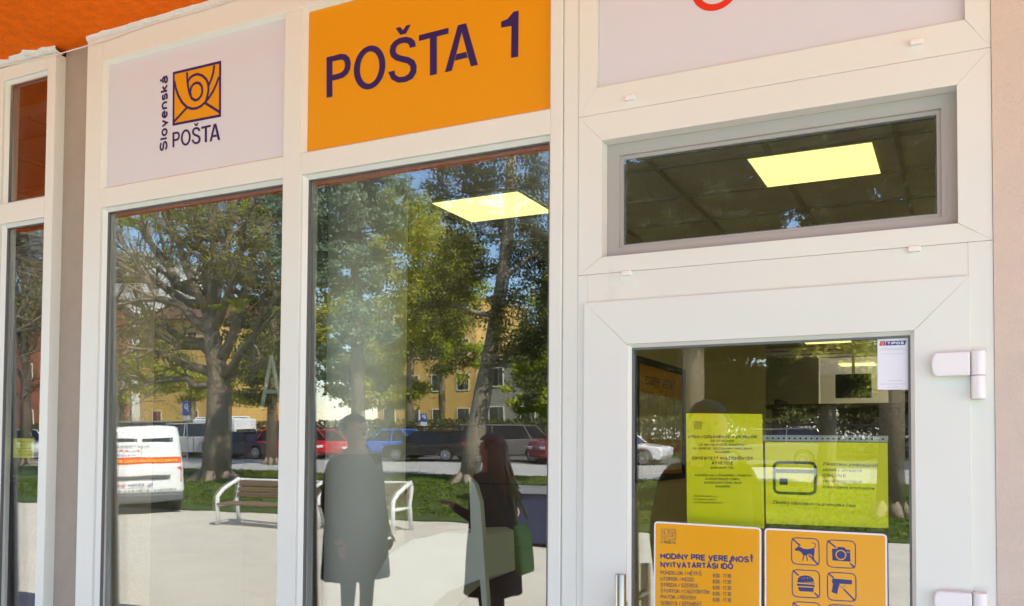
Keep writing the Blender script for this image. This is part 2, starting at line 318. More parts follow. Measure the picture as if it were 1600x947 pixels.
def wpx(bm, Y, ax, ay, bx_, by, hy, txt, t=.17, gap=.12, nrm=OUT):
    """text whose baseline runs between two measured points of the plane y = Y; hy: measured height of a capital"""
    A = fp(ax, ay, Y); B = fp(bx_, by, Y); h = (fp(ax, ay - hy, Y) - A).length
    e1 = (B - A).normalized(); up = V3((-e1.z, 0, e1.x)); write(bm, A, B, h, txt, nrm, t, gap, up=up)
def poly(bm, pts, n_, lift=0):
    vs = [bm.verts.new(V3(p) + n_ * lift) for p in pts]
    try: bm.faces.new(vs)
    except ValueError: pass
def horn_logo(bm, TL, TR, BL, BR, t, fill=None):
    """the post horn on an envelope, inside a bordered square"""
    def q(x, y): return TL * (1 - x) * (1 - y) + TR * x * (1 - y) + BL * (1 - x) * y + BR * x * y
    def zz(x, y):                               # measured drawing -> unit square
        yt = 157 - (x - 203) * .241; yb = 655 - (x - 197) * .1876; return ((x - 200) / 454, (y - yt) / (yb - yt))
    def R2(l): ribbon(bm, [q(*zz(*p)) for p in l], t, OUT)
    R2([(200, 157), (655, 48), (655, 570), (200, 655), (200, 157)])
    for l in ([(207, 235), (222, 305), (248, 375), (285, 440), (335, 487), (385, 502), (430, 497), (475, 475), (515, 438), (550, 393), (590, 330), (620, 262), (645, 190)],
              [(333, 148), (336, 215), (345, 290), (358, 350), (380, 400), (415, 420), (448, 408), (472, 378), (485, 335), (480, 285), (458, 255), (430, 248), (398, 262), (374, 295), (366, 340), (374, 388)],
              [(343, 235), (370, 195), (405, 172), (440, 165), (485, 180), (520, 212), (540, 255), (545, 310), (538, 365), (520, 425)],
              [(600, 78), (590, 150), (572, 215), (545, 275)], [(205, 628), (335, 490)], [(512, 446), (650, 535)]): R2(l)

# ================================================================== SETTING: ground, street
def flat(name, pts, z, mtl, th=.05):
    bm = bmesh.new(); prism(bm, [(x, y, z - th) for x, y in pts], (0, 0, th)); bmesh.ops.recalc_face_normals(bm, faces=bm.faces)
    return struct(link(name, bm, mtl))
flat('ground', [(-260, -260), (160, -260), (160, 60), (-260, 60)], -.02, M['pave'], .3)
flat('pavement', [(-60, -12.55), (30, -13.6), (30, -3.6), (-60, -3.6)], 0, M['pave'])
flat('lawn', [(-90, -25.0), (30, -25.6), (30, -13.66), (-90, -11.6)], .03, M['grass'], .08)
flat('road', [(-160, -33.4), (60, -33.4), (60, -25.72), (-160, -25.1)], 0, M['road'])
flat('parking_strip', [(-160, -39.8), (60, -39.8), (60, -33.5), (-160, -33.5)], .004, M['asphalt'])
flat('far_lawn', [(-160, -75), (60, -75), (60, -40.2), (-160, -40.2)], .03, M['grass'])
flat('terrace', [(-14, -3.55), (6, -3.55), (6, .02), (-14, .02)], .35, M['pave'], .35)
# grass blades on the near lawn
def cards(name, C, S, mtl, parent=None, flatness=0.0, aspect=1.0):
    """n little leaf faces: centres C (n,3), sizes S (n,)"""
    n = len(C); a = rng.normal(size=(n, 3)); a[:, 2] *= (1 - flatness); a /= np.linalg.norm(a, axis=1)[:, None]
    b = rng.normal(size=(n, 3)); b -= (b * a).sum(1)[:, None] * a; b /= np.linalg.norm(b, axis=1)[:, None]
    a = a * S[:, None] * aspect; b = b * S[:, None]
    Vv = np.stack([C - a, C - b * .5, C + a, C + b * .5], 1).reshape(-1, 3).astype(np.float32)
    me = bpy.data.meshes.new(name); me.vertices.add(4 * n); me.vertices.foreach_set('co', Vv.ravel())
    me.loops.add(4 * n); me.loops.foreach_set('vertex_index', np.arange(4 * n, dtype=np.int32))
    me.polygons.add(n); me.polygons.foreach_set('loop_start', np.arange(0, 4 * n, 4, dtype=np.int32))
    me.update(calc_edges=True); me.validate(); me.materials.append(mtl)
    o = bpy.data.objects.new(name, me); COL.objects.link(o)
    if parent: o.parent = parent
    return o
gc = np.c_[rng.uniform(-30, 0, 26000), rng.uniform(-25, -13.4, 26000), rng.uniform(.03, .09, 26000)]
go = cards('grass_blades', gc, rng.uniform(.03, .07, 26000), leaf_mat('grass_blade', (.06, .11, .015), (.20, .26, .035), .4))
tag(go, None, None, None, 'stuff'); go.name = 'grass'

# ================================================================== SETTING: the building
def bobj(name, mtl, *a): return struct(link(name, bx(*a), mtl))
bobj('wall', M['plaster'], .0735, 5.5, -.003, .35, .0, 3.58)                     # plaster right of the door
bobj('wall_band', M['plaster'], -14, .0735, .02, .35, 3.575, 3.70) if False else None
pil = bobj('pilaster', M['pilaster'], -3.190, -3.006, .045, .35, .35, 3.58)
bobj('wall_far', M['pilaster'], -14, -4.3, .02, .35, .35, 3.58)
sof = struct(link('soffit', bx(-14, 5.5, -2.17, .40, 3.58, 3.80), M['soffit']))
bobj('upper_wall', M['plaster'], -14, 5.5, -2.15, 14.5, 3.81, 6.4)  # unseen; height kept low so its shadow misses the reflected paving
# rooms behind the glass
RX0, RX1, RY1, RZ0, RZ1 = -5.8, 3.4, 13.0, .35, 3.52
bobj('interior_floor', M['roomfloor'], -9, RX1, .1, RY1 + 5, .20, RZ0)
bobj('interior_wall_right', M['room'], RX1, RX1 + .2, .35, RY1, RZ0, 3.8)
bobj('interior_wall_back', M['room'], -3.1, -2.05, RY1, RY1 + .2, RZ0, 3.8)
bobj('interior_wall_back_right', M['room'], -1.0, RX1, RY1, RY1 + .2, RZ0, 3.8)
bobj('interior_wall_end', M['room'], -4, RX1, RY1 + 4.5, RY1 + 4.7, RZ0, 3.8)
bobj('partition_wall', mat('dark_partition', (.10, .09, .075), .8), -3.10, -3.02, .36, RY1 + 5, RZ0, 3.8)
bobj('shop_wall_left', M['room'], -7.6, -7.4, .35, 6, RZ0, 3.8)
bobj('shop_wall_back', M['room'], -7.4, -3.1, 6, 6.2, RZ0, 3.8)
bobj('interior_side_wall', M['room'], -2.30, -2.18, 3.4, 9.2, RZ0, 3.8)
# suspended ceiling with its grid
bm = bmesh.new(); box(bm, -7.4, RX1, .36, RY1 + 5, RZ1 + .012, RZ1 + .06); struct(link('ceiling', bm, M['roomceil']))
bm = bmesh.new()
for i in range(-12, 7): box(bm, i * .6 - .272, i * .6 - .248, .36, RY1, RZ1 - .004, RZ1 + .014)
for j in range(0, 22): box(bm, -7.4, RX1, j * .6 + .528 - .012, j * .6 + .528 + .012, RZ1 - .006, RZ1 + .016)
struct(link('ceiling_grid', bm, M['roomgrid']))
def ceiling_light(x0, y0, x1, y1, label):
    t = thing('ceiling_light', label, 'ceiling light', ((x0 + x1) / 2, (y0 + y1) / 2, RZ1 + .0085), 0, 'square panel lights in the ceiling')
    hx, hy = (x1 - x0) / 2, (y1 - y0) / 2
    link('diffuser', bx(-hx + .003, hx - .003, -hy + .003, hy - .003, -.0145, -.002), M['lightpanel'], t)
    b = bmesh.new()
    for s in (-1, 1):
        box(b, -hx, hx, s * hy - .012 if s > 0 else -hy, s * hy if s > 0 else -hy + .012, -.014, 0)
        box(b, s * hx - .012 if s > 0 else -hx, s * hx if s > 0 else -hx + .012, -hy + .012, hy - .012, -.014, 0)
    link('frame', b, M['roomceil'], t)
ceiling_light(-2.92, 2.38, -2.32, 2.90, 'square glowing ceiling panel seen high in the wide window beside the door')
ceiling_light(-.98, 2.36, -.37, 2.92, 'square glowing ceiling panel seen through the window above the door')
ceiling_light(-1.95, 10.4, -1.33, 11.0, 'small distant glowing ceiling panel at the top of the door glass')
ceiling_light(-1.9, RY1 + 1.2, -1.3, RY1 + 1.8, 'farthest glowing ceiling panel seen through the back doorway')
for i_, (lx, ly) in enumerate([(x_, 1.0 + 1.8 * k_) for k_ in range(6) for x_ in (.75, 1.65, 2.55)]):  # panels out of view, added to brighten the room
    ceiling_light(lx, ly, lx + .6, ly + .6, ('first', 'second', 'third', 'fourth', 'fifth', 'sixth')[i_ // 3] + ' unseen added fill light panel from the glass in the ' + ('row just right of the door', 'middle row of the room', 'row along the right room wall')[i_ % 3])

# ================================================================== SHOP FRONT
def panes(parent, x0, x1, z0, z1, y=.040, wedge=.28, curve=0):
    """a double pane, leaning out by TILT like the real one; the inner sheet a hair out of parallel"""
    cz = 2.0; cxm = (x0 + x1) / 2
    for nm, yy, mt, wz in (('pane', y, G_OUT, 0), ('inner_pane', y + .022, G_IN, R_(wedge))):
        b = bmesh.new(); box(b, x0 - cxm, x1 - cxm, -.002, .002, z0 - cz, z1 - cz)
        o = link(nm, b, mt, parent); o.location = (cxm, yy, cz); o.rotation_euler = (TILT, 0, wz)
    return
def bars(name, parent, rects, y0, y1, mtl, bev=.0025):
    b = bmesh.new()
    for r in rects: box(b, r[0], r[1], y0, y1, r[2], r[3])
    return link(name, b, mtl, parent, bevel=bev)
def gasket(parent, x0, x1, z0, z1, y, w_=.003):
    b = bmesh.new(); mitre(b, x0 - .004, x1 + .004, z0 - .004, z1 + .004, w_ + .004, w_ + .004, w_ + .004, w_ + .004, y, y + .012, 0); return link('seal', b, M['seal'], parent)
ZB = .36
# --- main window unit with the two sign fields
win = thing('shop_window', 'wide white framed shop window with two large panes under the post signs', 'window', (-1.98, 0, ZB))
win.location = (0, 0, 0)
xl, xa, xb, xc, xd, xg = -3.006, -2.915, -2.026, -1.949, -1.043, -.9555
T0, T1, TT = 2.902, 2.975, 3.466
bars('frame', win, [(xl, xa, ZB, 3.56), (xb, xc, ZB, TT), (xd, xd + .038, ZB, 3.56), (xa, xd, TT, 3.56)], 0, .075, M['pvc'])
bars('frame_coupling', win, [(xd + .0385, xg, ZB, 3.56)], .003, .078, M['pvc'], .006)
bars('transom', win, [(xa, xb, T0, T1), (xc, xd, T0, T1)], .0, .075, M['pvc'])
def beads(parent, x0, x1, z0, z1, y0=.012, y1=.034, wd=.012, col='pvc'):
    b = bmesh.new(); mitre(b, x0, x1, z0, z1, wd, wd, wd, wd, y0, y1, 0)
    # slope the bead: push its inner front edge back
    for v in b.verts:
        if v.co.y < y0 + .001:
            ix = min(abs(v.co.x - x0), abs(v.co.x - x1)); iz = min(abs(v.co.z - z0), abs(v.co.z - z1))
            if min(ix, iz) > wd * .6: v.co.y += .014
    return link('glazing_bead', b, M[col], parent)
for (x0, x1) in ((xa, xb), (xc, xd)):
    beads(win, x0, x1, ZB + .06, T0); gasket(win, x0 + .013, x1 - .013, ZB + .073, T0 - .013, .026)
    beads(win, x0, x1, T1, TT, .004, .02, .009)
bars('bottom_rail', win, [(xa, xb, ZB, ZB + .06), (xc, xd, ZB, ZB + .06)], .0, .075, M['pvc'])
panes(win, xa + .002, xb - .002, ZB + .05, T0 + .004, .052, .15); panes(win, xc + .002, xd - .002, ZB + .05, T0 + .004, .052, .17)
# edge spacers of the double panes
for (x0, x1) in ((xa, xb), (xc, xd)):
    b = bmesh.new(); mitre(b, x0 + .004, x1 - .004, ZB + .06, T0 - .004, .016, .016, .016, .016, .058, .066, 0); link('pane_spacer', b, M['steelgrey'], win)
# --- sidelight of the neighbouring shop
sw = thing('narrow_window', 'narrow white framed shop window cut by the left edge of the photo', 'window')
s0, s1x, sj, si = -4.30, -3.19, -3.514, -3.238
bars('frame', sw, [(si, s1x, ZB, 3.553), (sj - .075, sj, ZB, 3.553), (sj, si, 3.498, 3.553), (s0, sj - .0755, ZB, 3.553)], .0, .075, M['pvc'])
bars('transom', sw, [(sj, si, 2.903, 2.985)], .0, .075, M['pvc']); bars('bottom_rail', sw, [(sj, si, ZB, ZB + .08)], .0, .075, M['pvc'])
beads(sw, sj, si, ZB + .08, 2.903); beads(sw, sj, si, 2.985, 3.498)
gasket(sw, sj + .013, si - .013, ZB + .09, 2.89, .026); gasket(sw, sj + .013, si - .013, 2.998, 3.485, .026)
panes(sw, sj + .002, si - .002, ZB + .05, 2.905, .052, .25); panes(sw, sj + .002, si - .002, 2.982, 3.500, .052, .25)
# --- portal: fixed frame, top field, opening light over the door
pt = thing('door_frame', 'white door surround with mitred corners holding the high window', 'door frame')
PX0, PX1 = -.9545, .0730
b = bmesh.new()
mitre(b, PX0, PX1, 2.935, 3.60, .052, .054, .076, .02, 0, .08)
mitre(b, PX0, PX1, 2.4855, 2.9345, .0695, .072, .0465, .0755, 0, .08)
box(b, PX0, -.9265, 0, .08, ZB - .01, 2.4848); box(b, .0215, PX1, 0, .08, ZB - .01, 2.4848); box(b, -.9262, .0212, 0, .08, 2.402 + .0, 2.4848)
link('frame', b, M['pvc'], pt, bevel=.0007, seg=1)
hw = link('sash', bmesh.new(), M['pvcd'], pt)
b = bmesh.new(); mitre(b, -.8848, .0008, 2.5322, 2.8588, .034, .034, .030, .034, .045, .085, 0); mitre(b, -.8508, -.0332, 2.5622, 2.8248, .010, .010, .010, .010, .055, .085, 0)
b.to_mesh(hw.data); b.free()
panes(pt, -.8416, -.0424, 2.570, 2.817, .074, .2)
gasket(pt, -.8408, -.0432, 2.5722, 2.8148, .062, .004)
for (px, py) in ((1432, 66), (985, 153), (1429, 389), (980, 427)):
    p = fp(px, py, -.004); b = bmesh.new(); box(b, p.x - .0135, p.x + .0135, -.013, .001, p.z - .007, p.z + .006); link('drain_cap', b, M['hinge'], pt, bevel=.002)
# --- the door leaf
dr = thing('door', 'white post office door with a large pane covered in notices', 'door')
LX0, LX1, LZ1 = -.9295, .0245, 2.4045; DY = -.016
A = fp(979, 537, DY); B_ = fp(1428, 517, DY); gx0, gx1, gz1 = A.x, B_.x, (A.z + B_.z) / 2
b = bmesh.new(); mitre(b, LX0, LX1, ZB, LZ1, gx0 - LX0, LX1 - gx1, .16, LZ1 - gz1, DY, .05); link('leaf_frame', b, M['pvc'], dr, bevel=.0010)
beads(dr, gx0, gx1, ZB + .16, gz1, DY + .008, DY + .026, .010)
gasket(dr, gx0 + .011, gx1 - .011, ZB + .171, gz1 - .011, DY + .020)
DG = .022
panes(dr, gx0 + .002, gx1 - .002, ZB + .15, gz1 + .004, DG, .22)
for nm, dx0, dx1, ty in (('hinge', 1455, 1517, 552), ('hinge', 1459, 1520, 922)):
    a = fp(dx0, ty, -.03); c = fp(dx1, ty + 35, -.03); b = bmesh.new(); w_ = c.x - a.x; hh = a.z - c.z
    pts = [(c.x - .001, a.z)] + [(a.x + .012 + .012 * math.cos(R_(t_)), a.z - hh / 2 + (hh / 2) * math.sin(R_(t_))) for t_ in range(90, 271, 20)] + [(c.x - .001, c.z)]
    prism(b, [(p[0], -.042, p[1]) for p in pts], (0, .0255, 0)); o = link(nm, b, M['hinge'], dr, bevel=.004, seg=3)
    b = bmesh.new(); r_ = .0155; cyl(b, (c.x + r_, -.030, a.z + .001), (c.x + r_, -.030, c.z + .0005), r_, 24); cyl(b, (c.x + r_, -.030, c.z - .0005), (c.x + r_, -.030, c.z - hh * .98), r_ * .97, 24)
    box(b, c.x + .004, c.x + 2 * r_ - .002, -.028, .001, c.z - hh * .98, a.z)
    link('hinge_barrel', b, M['hinge'], o, bevel=.0015)
a = fp(969.5, 897, -.075); b = bmesh.new(); cyl(b, (a.x, a.y, a.z), (a.x, a.y, a.z - .62), .0145, 28)
h1 = link('pull_handle', b, M['brass'], dr, smooth=False, bevel=.001)
for p in h1.data.polygons: p.use_smooth = abs(p.normal.z) < .5
b = bmesh.new(); q = fp(957, 944, -.06); cyl(b, (a.x, a.y + .006, q.z), (a.x - .012, DY - .002, q.z - .004), .0125, 24); cyl(b, (a.x, a.y + .006, q.z - .45), (a.x - .012, DY - .002, q.z - .454), .0125, 24)
link('handle_stem', b, M['brass'], h1)

# --- sign fields set into the frame
def sign_panel(name, label, x0, x1, z0, z1, y, mtl):
    t = thing(name, label, 'sign'); link('panel', bx(x0, x1, y, y + .01, z0, z1), mtl, t); return t
YS = .020
s1 = sign_panel('post_sign', 'white post office sign with orange horn emblem and navy lettering', xa + .001, xb - .001, T1 + .001, TT - .001, YS, M['signwhite'])
YT = YS - .0012
c4 = [fp(*p, YT) for p in ((271.5, 114.5), (343.8, 97.2), (271, 194.5), (343.5, 180.5))]
b = bmesh.new(); poly(b, [c4[0], c4[2], c4[3], c4[1]], OUT, -.0004); link('emblem_field', b, M['signorange'], s1)
b = bmesh.new(); horn_logo(b, *c4, .0095); link('emblem', b, M['navy'], s1)
b = bmesh.new(); A = fp(261.5, 235, YT); B_ = fp(262.5, 117, YT)
write(b, A, B_, (fp(249.5, 235, YT) - A).length, 'Slovenská', OUT, .18, .07, up=V3((-1, 0, 0))); link('lettering', b, M['navy'], s1)
s2 = sign_panel('post_sign', 'large orange sign reading POŠTA 1 in navy letters', xc + .001, xd - .001, T1 + .001, 3.60, YS, M['signorange'])
def bz(x, y): return fp(450 + x / 2.9583, y / 2.9583, YT)
def strip(bzf, b, A_, B_):                     # band between two outlines of equal length
    a = [b.verts.new(bzf(*p)) for p in A_]; c = [b.verts.new(bzf(*p)) for p in B_]
    for i in range(len(a) - 1): b.faces.new((a[i], a[i + 1], c[i + 1], c[i]))
def flatpoly(bzf, b, pts): b.faces.new([b.verts.new(bzf(*p)) for p in pts])
def posta_word(bzf, par):
    b = bmesh.new(); flatpoly(bzf, b, [(178, 265), (205, 259), (205, 447), (178, 452)])
    strip(bzf, b, [(205, 259), (245, 248.5), (268, 252), (284, 268), (290, 292), (287, 318), (277, 340), (258, 358), (235, 366), (205, 373)], [(205, 285), (240, 276), (252, 277), (261, 285), (264, 299), (262, 312), (256, 325), (247, 334), (232, 340), (205, 347)]); link('letter', b, M['navy'], par)
    b = bmesh.new(); ell = lambda rx, ry: [(377 + rx * math.cos(R_(a_)), 312 - ry * math.sin(R_(a_)) - .20 * rx * math.cos(R_(a_))) for a_ in range(0, 361, 10)]; strip(bzf, b, ell(73, 101), ell(45, 74)); link('letter', b, M['navy'], par)
    b = bmesh.new(); flatpoly(bzf, b, [(497, 130), (519, 125), (531, 140), (546, 118), (568, 113), (545, 156), (519, 161)]); link('caron', b, M['navy'], par)
    b = bmesh.new()
    s_o = [(591, 214), (586, 190), (570, 175), (545, 170), (515, 175), (490, 190), (474, 212), (469, 238), (476, 262), (496, 279), (525, 287), (550, 293), (565, 306), (566, 325), (556, 343), (537, 354), (513, 356), (496, 345), (492, 326)]
    s_i = [(563, 222), (559, 207), (548, 199), (533, 198), (517, 203), (504, 213), (497, 228), (499, 243), (509, 252), (527, 258), (558, 264), (584, 279), (595, 304), (593, 336), (576, 363), (546, 379), (509, 383), (478, 367), (463, 333)]
    strip(bzf, b, s_o, s_i); link('letter', b, M['navy'], par)
    b = bmesh.new(); flatpoly(bzf, b, [(605, 163), (742, 128), (742, 155), (605, 190)]); flatpoly(bzf, b, [(656, 177), (688, 169), (688, 342), (656, 350)]); link('letter', b, M['navy'], par)
    b = bmesh.new(); flatpoly(bzf, b, [(725, 335), (785, 117), (803, 150), (757, 326)]); flatpoly(bzf, b, [(785, 117), (823, 107), (878, 300), (845, 307), (803, 150)]); b2 = [(779, 250), (823.5, 240), (831, 266), (771, 280)]; b.faces.new([b.verts.new(bzf(*p) + OUT * .00004) for p in b2]); link('letter', b, M['navy'], par)
posta_word(bz, s2)
b = bmesh.new(); flatpoly(bz, b, [(985, 100), (1015, 88), (1036, 62), (1042, 54), (1066, 49), (1064, 262), (1031, 268), (1033, 120), (985, 128)]); link('numeral', b, M['navy'], s2)
def logo_word(par, ax, ay, bx__, by, hy, Y):
    A = fp(ax, ay, Y); B_ = fp(bx__, by, Y); up = fp(ax, ay - hy, Y) - A
    posta_word(lambda x, y: A + (B_ - A) * ((x - 178) / 700) + up * ((452 - .217 * (x - 178) - y) / 187), par)
logo_word(s1, 269.5, 230.5, 344, 218.5, 23.5, YT)
s3 = sign_panel('blank_sign', 'pinkish white sign above the door showing the foot of a red ring', -.902, .0188, 3.0115, 3.79, YS, M['signwhite'])
b = bmesh.new(); cc = fp(1118.5, -24, YT); rr = (fp(1118.5, 16.5, YT) - cc).length - .009
ribbon(b, [(cc.x + rr * .95 * math.cos(R_(a_)), YT, cc.z + rr * math.sin(R_(a_))) for a_ in range(0, 361, 8)], .018, OUT); link('ring', b, M['ringred'], s3)

# --- notices on and behind the door glass
def board(name, label, q, Y, th, mtl, border, rad, cat='sign board', group=None):
    t = thing(name, label, cat, group=group)
    P = [fp(*p, Y) for p in q]                   # TL TR BR BL
    def rounded(P, r, inset, y):
        c = sum(P, V3((0, 0, 0))) / 4; out = []
        for i in range(4):
            p = P[i]; a = (P[i - 1] - p).normalized(); b_ = (P[(i + 1) % 4] - p).normalized(); p = p + (a + b_) * inset; rr_ = max(r - inset, .0005)
            for k in range(6):
                u = k / 5; s = (1 - u) ** 2; e = u ** 2; m_ = 2 * u * (1 - u)
                out.append((p + a * rr_) * s + p * m_ + (p + b_ * rr_) * e)
        return [V3((v.x, y, v.z)) for v in out]
    bm = bmesh.new(); prism(bm, rounded(P, rad, 0, Y), (0, th, 0)); bmesh.ops.recalc_face_normals(bm, faces=bm.faces); link('backing', bm, M['boardwhite'] if border else mtl, t, bevel=.0006 if border else 0, seg=1)
    if border:
        bm = bmesh.new(); prism(bm, rounded(P, rad, border, Y - .0004), (0, .0003, 0)); bmesh.ops.recalc_face_normals(bm, faces=bm.faces); link('face', bm, mtl, t)
    return t
YB = .0085
bd1 = board('opening_hours_board', 'orange notice board with opening hours HODINY PRE VEREJNOSŤ', [(1022, 814.5), (1189.5, 824.5), (1189, 1030), (1021, 1025)], YB, .003, M['boardorange'], .0042, .011)
YC = YB - .0007
for a in ((1032, 873.5, 1178.5, 879.6, 9.6, 'HODINY PRE VEREJNOSŤ', .24, .04), (1032, 887, 1146, 889.8, 9.3, 'NYITVATARTÁSI IDŐ', .24, .04)): line(bd1, M['ink'], YC, *a, nm='heading')
rows = (('PONDELOK / HÉTFŐ', 1096.5), ('UTOROK / KEDD', 1084), ('STREDA / SZERDA', 1091), ('ŠTVRTOK / CSÜTÖRTÖK', 1109.5), ('PIATOK / PÉNTEK', 1088), ('SOBOTA / SZOMBAT', 1097))
for i, (s, xe) in enumerate(rows):
    y0 = 897.8 + i * 9.45; line(bd1, M['inkgrey'], YC, 1032 + i * .1, y0, xe, y0 + (xe - 1032) * .032, 6.3, s, .19, .06)
    if i < 5: line(bd1, M['inkgrey'], YC, 1114, y0 + 4.6, 1142.5, y0 + 5.5, 6.6, '8.00 - 17.30', .19, .05)
    line(bd1, M['inkgrey'], YC, 1037.5, 849.6, 1056, 850.3, 5.0, 'POŠTA', .18, .06)
b = bmesh.new(); A = fp(1035.3, 849, YC); B_ = fp(1035.4, 826.5, YC); write(b, A, B_, (fp(1032.4, 849, YC) - A).length, 'Slovenská', OUT, .13, .13, up=V3((-1, 0, 0))); link('lettering', b, M['inkgrey'], bd1); b = bmesh.new()
horn_logo(b, *[fp(*p, YC) for p in ((1037.6, 826.7), (1055.8, 827.3), (1037.6, 842), (1055.8, 843.2))], .0013)
link('emblem', b, M['inkgrey'], bd1)
bd2 = board('prohibition_board', 'orange notice board with crossed out dog, camera, burger and gun pictograms', [(1194.5, 825), (1386, 834.5), (1387.5, 1035), (1195, 1030)], YB, .003, M['boardorange'], .0042, .011)
def pz(x, y, Y=YC): return fp(1225 + x / 8.092, 830 + y / 8.092, Y)
b = bmesh.new(); bw = bmesh.new()
def rsq(bm, q, t, r=.2):
    P = [pz(*p) for p in q]; out = []
    for i in range(4):
        p = P[i]; a = (P[i - 1] - p) * r; c = (P[(i + 1) % 4] - p) * r
        for k in range(6): u = k / 5; out.append(p + a * (1 - u) ** 2 + c * u ** 2)
    out.append(out[0].copy()); ribbon(bm, out, t, OUT)
squares = [[(97, 80), (440, 100), (447, 435), (97, 412)], [(543, 108), (902, 128), (905, 472), (545, 450)], [(103, 485), (447, 502), (455, 848), (105, 826)], [(550, 517), (908, 537), (912, 890), (552, 868)],
           [(108, 890), (452, 907), (460, 1250), (110, 1230)], [(557, 925), (912, 945), (915, 1290), (557, 1270)]]
for q in squares: rsq(b, q, .0024)
for l in ([(105, 92), (205, 185)], [(312, 300), (436, 425)], [(552, 120), (655, 205)], [(835, 405), (895, 462)], [(112, 498), (185, 560)], [(385, 775), (446, 838)], [(560, 530), (628, 590)], [(752, 730), (900, 880)], [(115, 900), (200, 975)], [(565, 935), (640, 1000)]):
    ribbon(b, [pz(*p) for p in l], .0036, OUT)
def fill(pts): poly(b, [pz(*p) for p in pts][::-1], OUT, .0001)
fill([(133, 225), (160, 212), (178, 188), (192, 195), (215, 205), (250, 222), (300, 228), (385, 212), (388, 260), (375, 330), (362, 345), (352, 300), (315, 285), (280, 310), (245, 305), (215, 265), (180, 245), (150, 250)])
for l, t_ in (([(250, 300), (245, 345), (232, 372)], .0022), ([(278, 300), (292, 340), (300, 375)], .0022), ([(380, 215), (398, 190), (395, 160), (370, 148), (345, 152)], .0016), ([(372, 320), (378, 350), (360, 370)], .002)):
    ribbon(b, [pz(*p) for p in l], t_, OUT)
fill([(608, 222), (670, 222), (680, 198), (765, 203), (782, 230), (835, 236), (842, 386), (612, 370)])
fill([(172, 640), (178, 595), (215, 565), (275, 558), (335, 572), (372, 605), (380, 642)]); fill([(160, 635), (392, 655), (392, 664), (160, 645)]); fill([(165, 662), (385, 680), (392, 708), (340, 700), (165, 690)]); fill([(175, 706), (378, 716), (370, 768), (195, 758)])
fill([(612, 598), (858, 618), (858, 672), (700, 664), (672, 796), (602, 770), (622, 660), (606, 650)])
ribbon(b, [pz(*p) for p in ((700, 672), (708, 705), (745, 712), (770, 690), (772, 672))], .0010, OUT)
link('pictograms', b, M['ink'], bd2)
cl = [pz(720, 300)]; b = bmesh.new(); r1 = (pz(720, 300) - pz(720, 242)).length
ribbon(b, [(cl[0].x + r1 * math.cos(R_(a_)), YC - .0004, cl[0].z + r1 * math.sin(R_(a_))) for a_ in range(0, 361, 12)], .0026, OUT)
link('pictogram_highlight', b, M['boardorange'], bd2); b = bmesh.new()
for l in ([(797, 262), (827, 268)],): ribbon(b, [pz(*p) + OUT * .0003 for p in l], .0018, OUT)
for x_ in (228, 260, 292, 322): ribbon(b, [pz(x_, 585) + OUT * .0003, pz(x_ + 6, 603) + OUT * .0003], .0010, OUT)
link('pictogram_highlights', b, M['boardorange'], bd2)

YL = .062                                      # behind the inner sheet of glass
lm1 = board('lime_notice', 'upright lime green paper notice about parcel pickup above the opening hours board', [(1072, 645.5), (1191, 647), (1194.5, 826), (1073.5, 822)], YL, .0006, M['lime'], 0, .001, 'paper notice')
YI = YL - .0008
for a in ((1075, 684.5, 1183, 685, 4.4, 'VÝDAJ OZNÁMENÝCH ZÁSIELOK', .20), (1110, 690.5, 1147, 690.8, 3.4, 'OD 01.04.2025', .18), (1092, 696.6, 1166, 696.8, 3.4, 'UŽ IBA NA POŠTE ŠAMORÍN 1', .18), (1082, 702.5, 1176, 702.8, 3.4, 'NA ADRESE: GAZDOVSKÝ RAD 39/41,', .18), (1117, 708, 1140, 708.2, 3.4, 'ŠAMORÍN', .18),
          (1082, 718.3, 1177, 718.3, 4.6, 'ÉRTESÍTETT KÜLDEMÉNYEK', .20), (1112, 725.8, 1146, 726, 4.6, 'ÁTVÉTELE', .20), (1110, 732.5, 1147, 732.6, 3.2, '2025.04.01-TÓL', .18),
          (1086, 744.2, 1175, 745, 3.4, 'KIZÁRÓLAG A ŠAMORÍN 1. POSTÁN', .18), (1102, 750, 1155, 750.5, 3.4, 'A KÖVETKEZŐ CÍMEN', .18), (1100, 755.8, 1159, 756.3, 3.4, 'GAZDOVSKÝ RAD 39/41', .18), (1118, 761.8, 1141, 762, 3.4, 'ŠAMORÍN', .18),
          (1084, 776, 1122, 777, 2.8, 'Slovenská pošta, a. s.', .13), (1084, 781.3, 1118, 782, 2.8, 'Partizánska cesta 9', .13), (1084, 786.4, 1130, 787, 2.8, '975 99 Banská Bystrica 1', .13), (1084.5, 670.6, 1096, 670.8, 2.6, 'POŠTA', .14)): line(lm1, M['limeink'], YI, *a)
b = bmesh.new(); horn_logo(b, *[fp(*p, YI) for p in ((1085, 658.6), (1096, 658.9), (1085, 666.8), (1096, 667.2))], .0009); link('emblem', b, M['limeink'], lm1)
lm2 = board('lime_notice', 'wide lime green paper notice with payment card symbol in a punched plastic sleeve', [(1195.5, 690.5), (1386.8, 691.8), (1388.3, 825.5), (1197, 818)], YL + .002, .0006, M['lime'], 0, .001, 'paper notice')
YI = YL + .0011
for a in ((1285.5, 727.3, 1371.5, 730, 5.2, 'Zákazníkov podávajúcich', .14), (1285.5, 736.2, 1346.5, 738, 5.2, 'zásielky uhradené', .14), (1285.5, 745, 1322, 746, 4.8, 'ONLINE', .18, .3), (1285.5, 753.6, 1347.5, 755.4, 4.8, 'cez ePodací hárok', .14), (1285.5, 762.5, 1366.5, 766, 4.8, 'vybavujeme prednostne', .14), (1207.5, 787, 1337, 793, 5.2, 'Zásielky odovzdajte na priehradke číslo', .14)): line(lm2, M['limeink'], YI, *a)
b = bmesh.new()
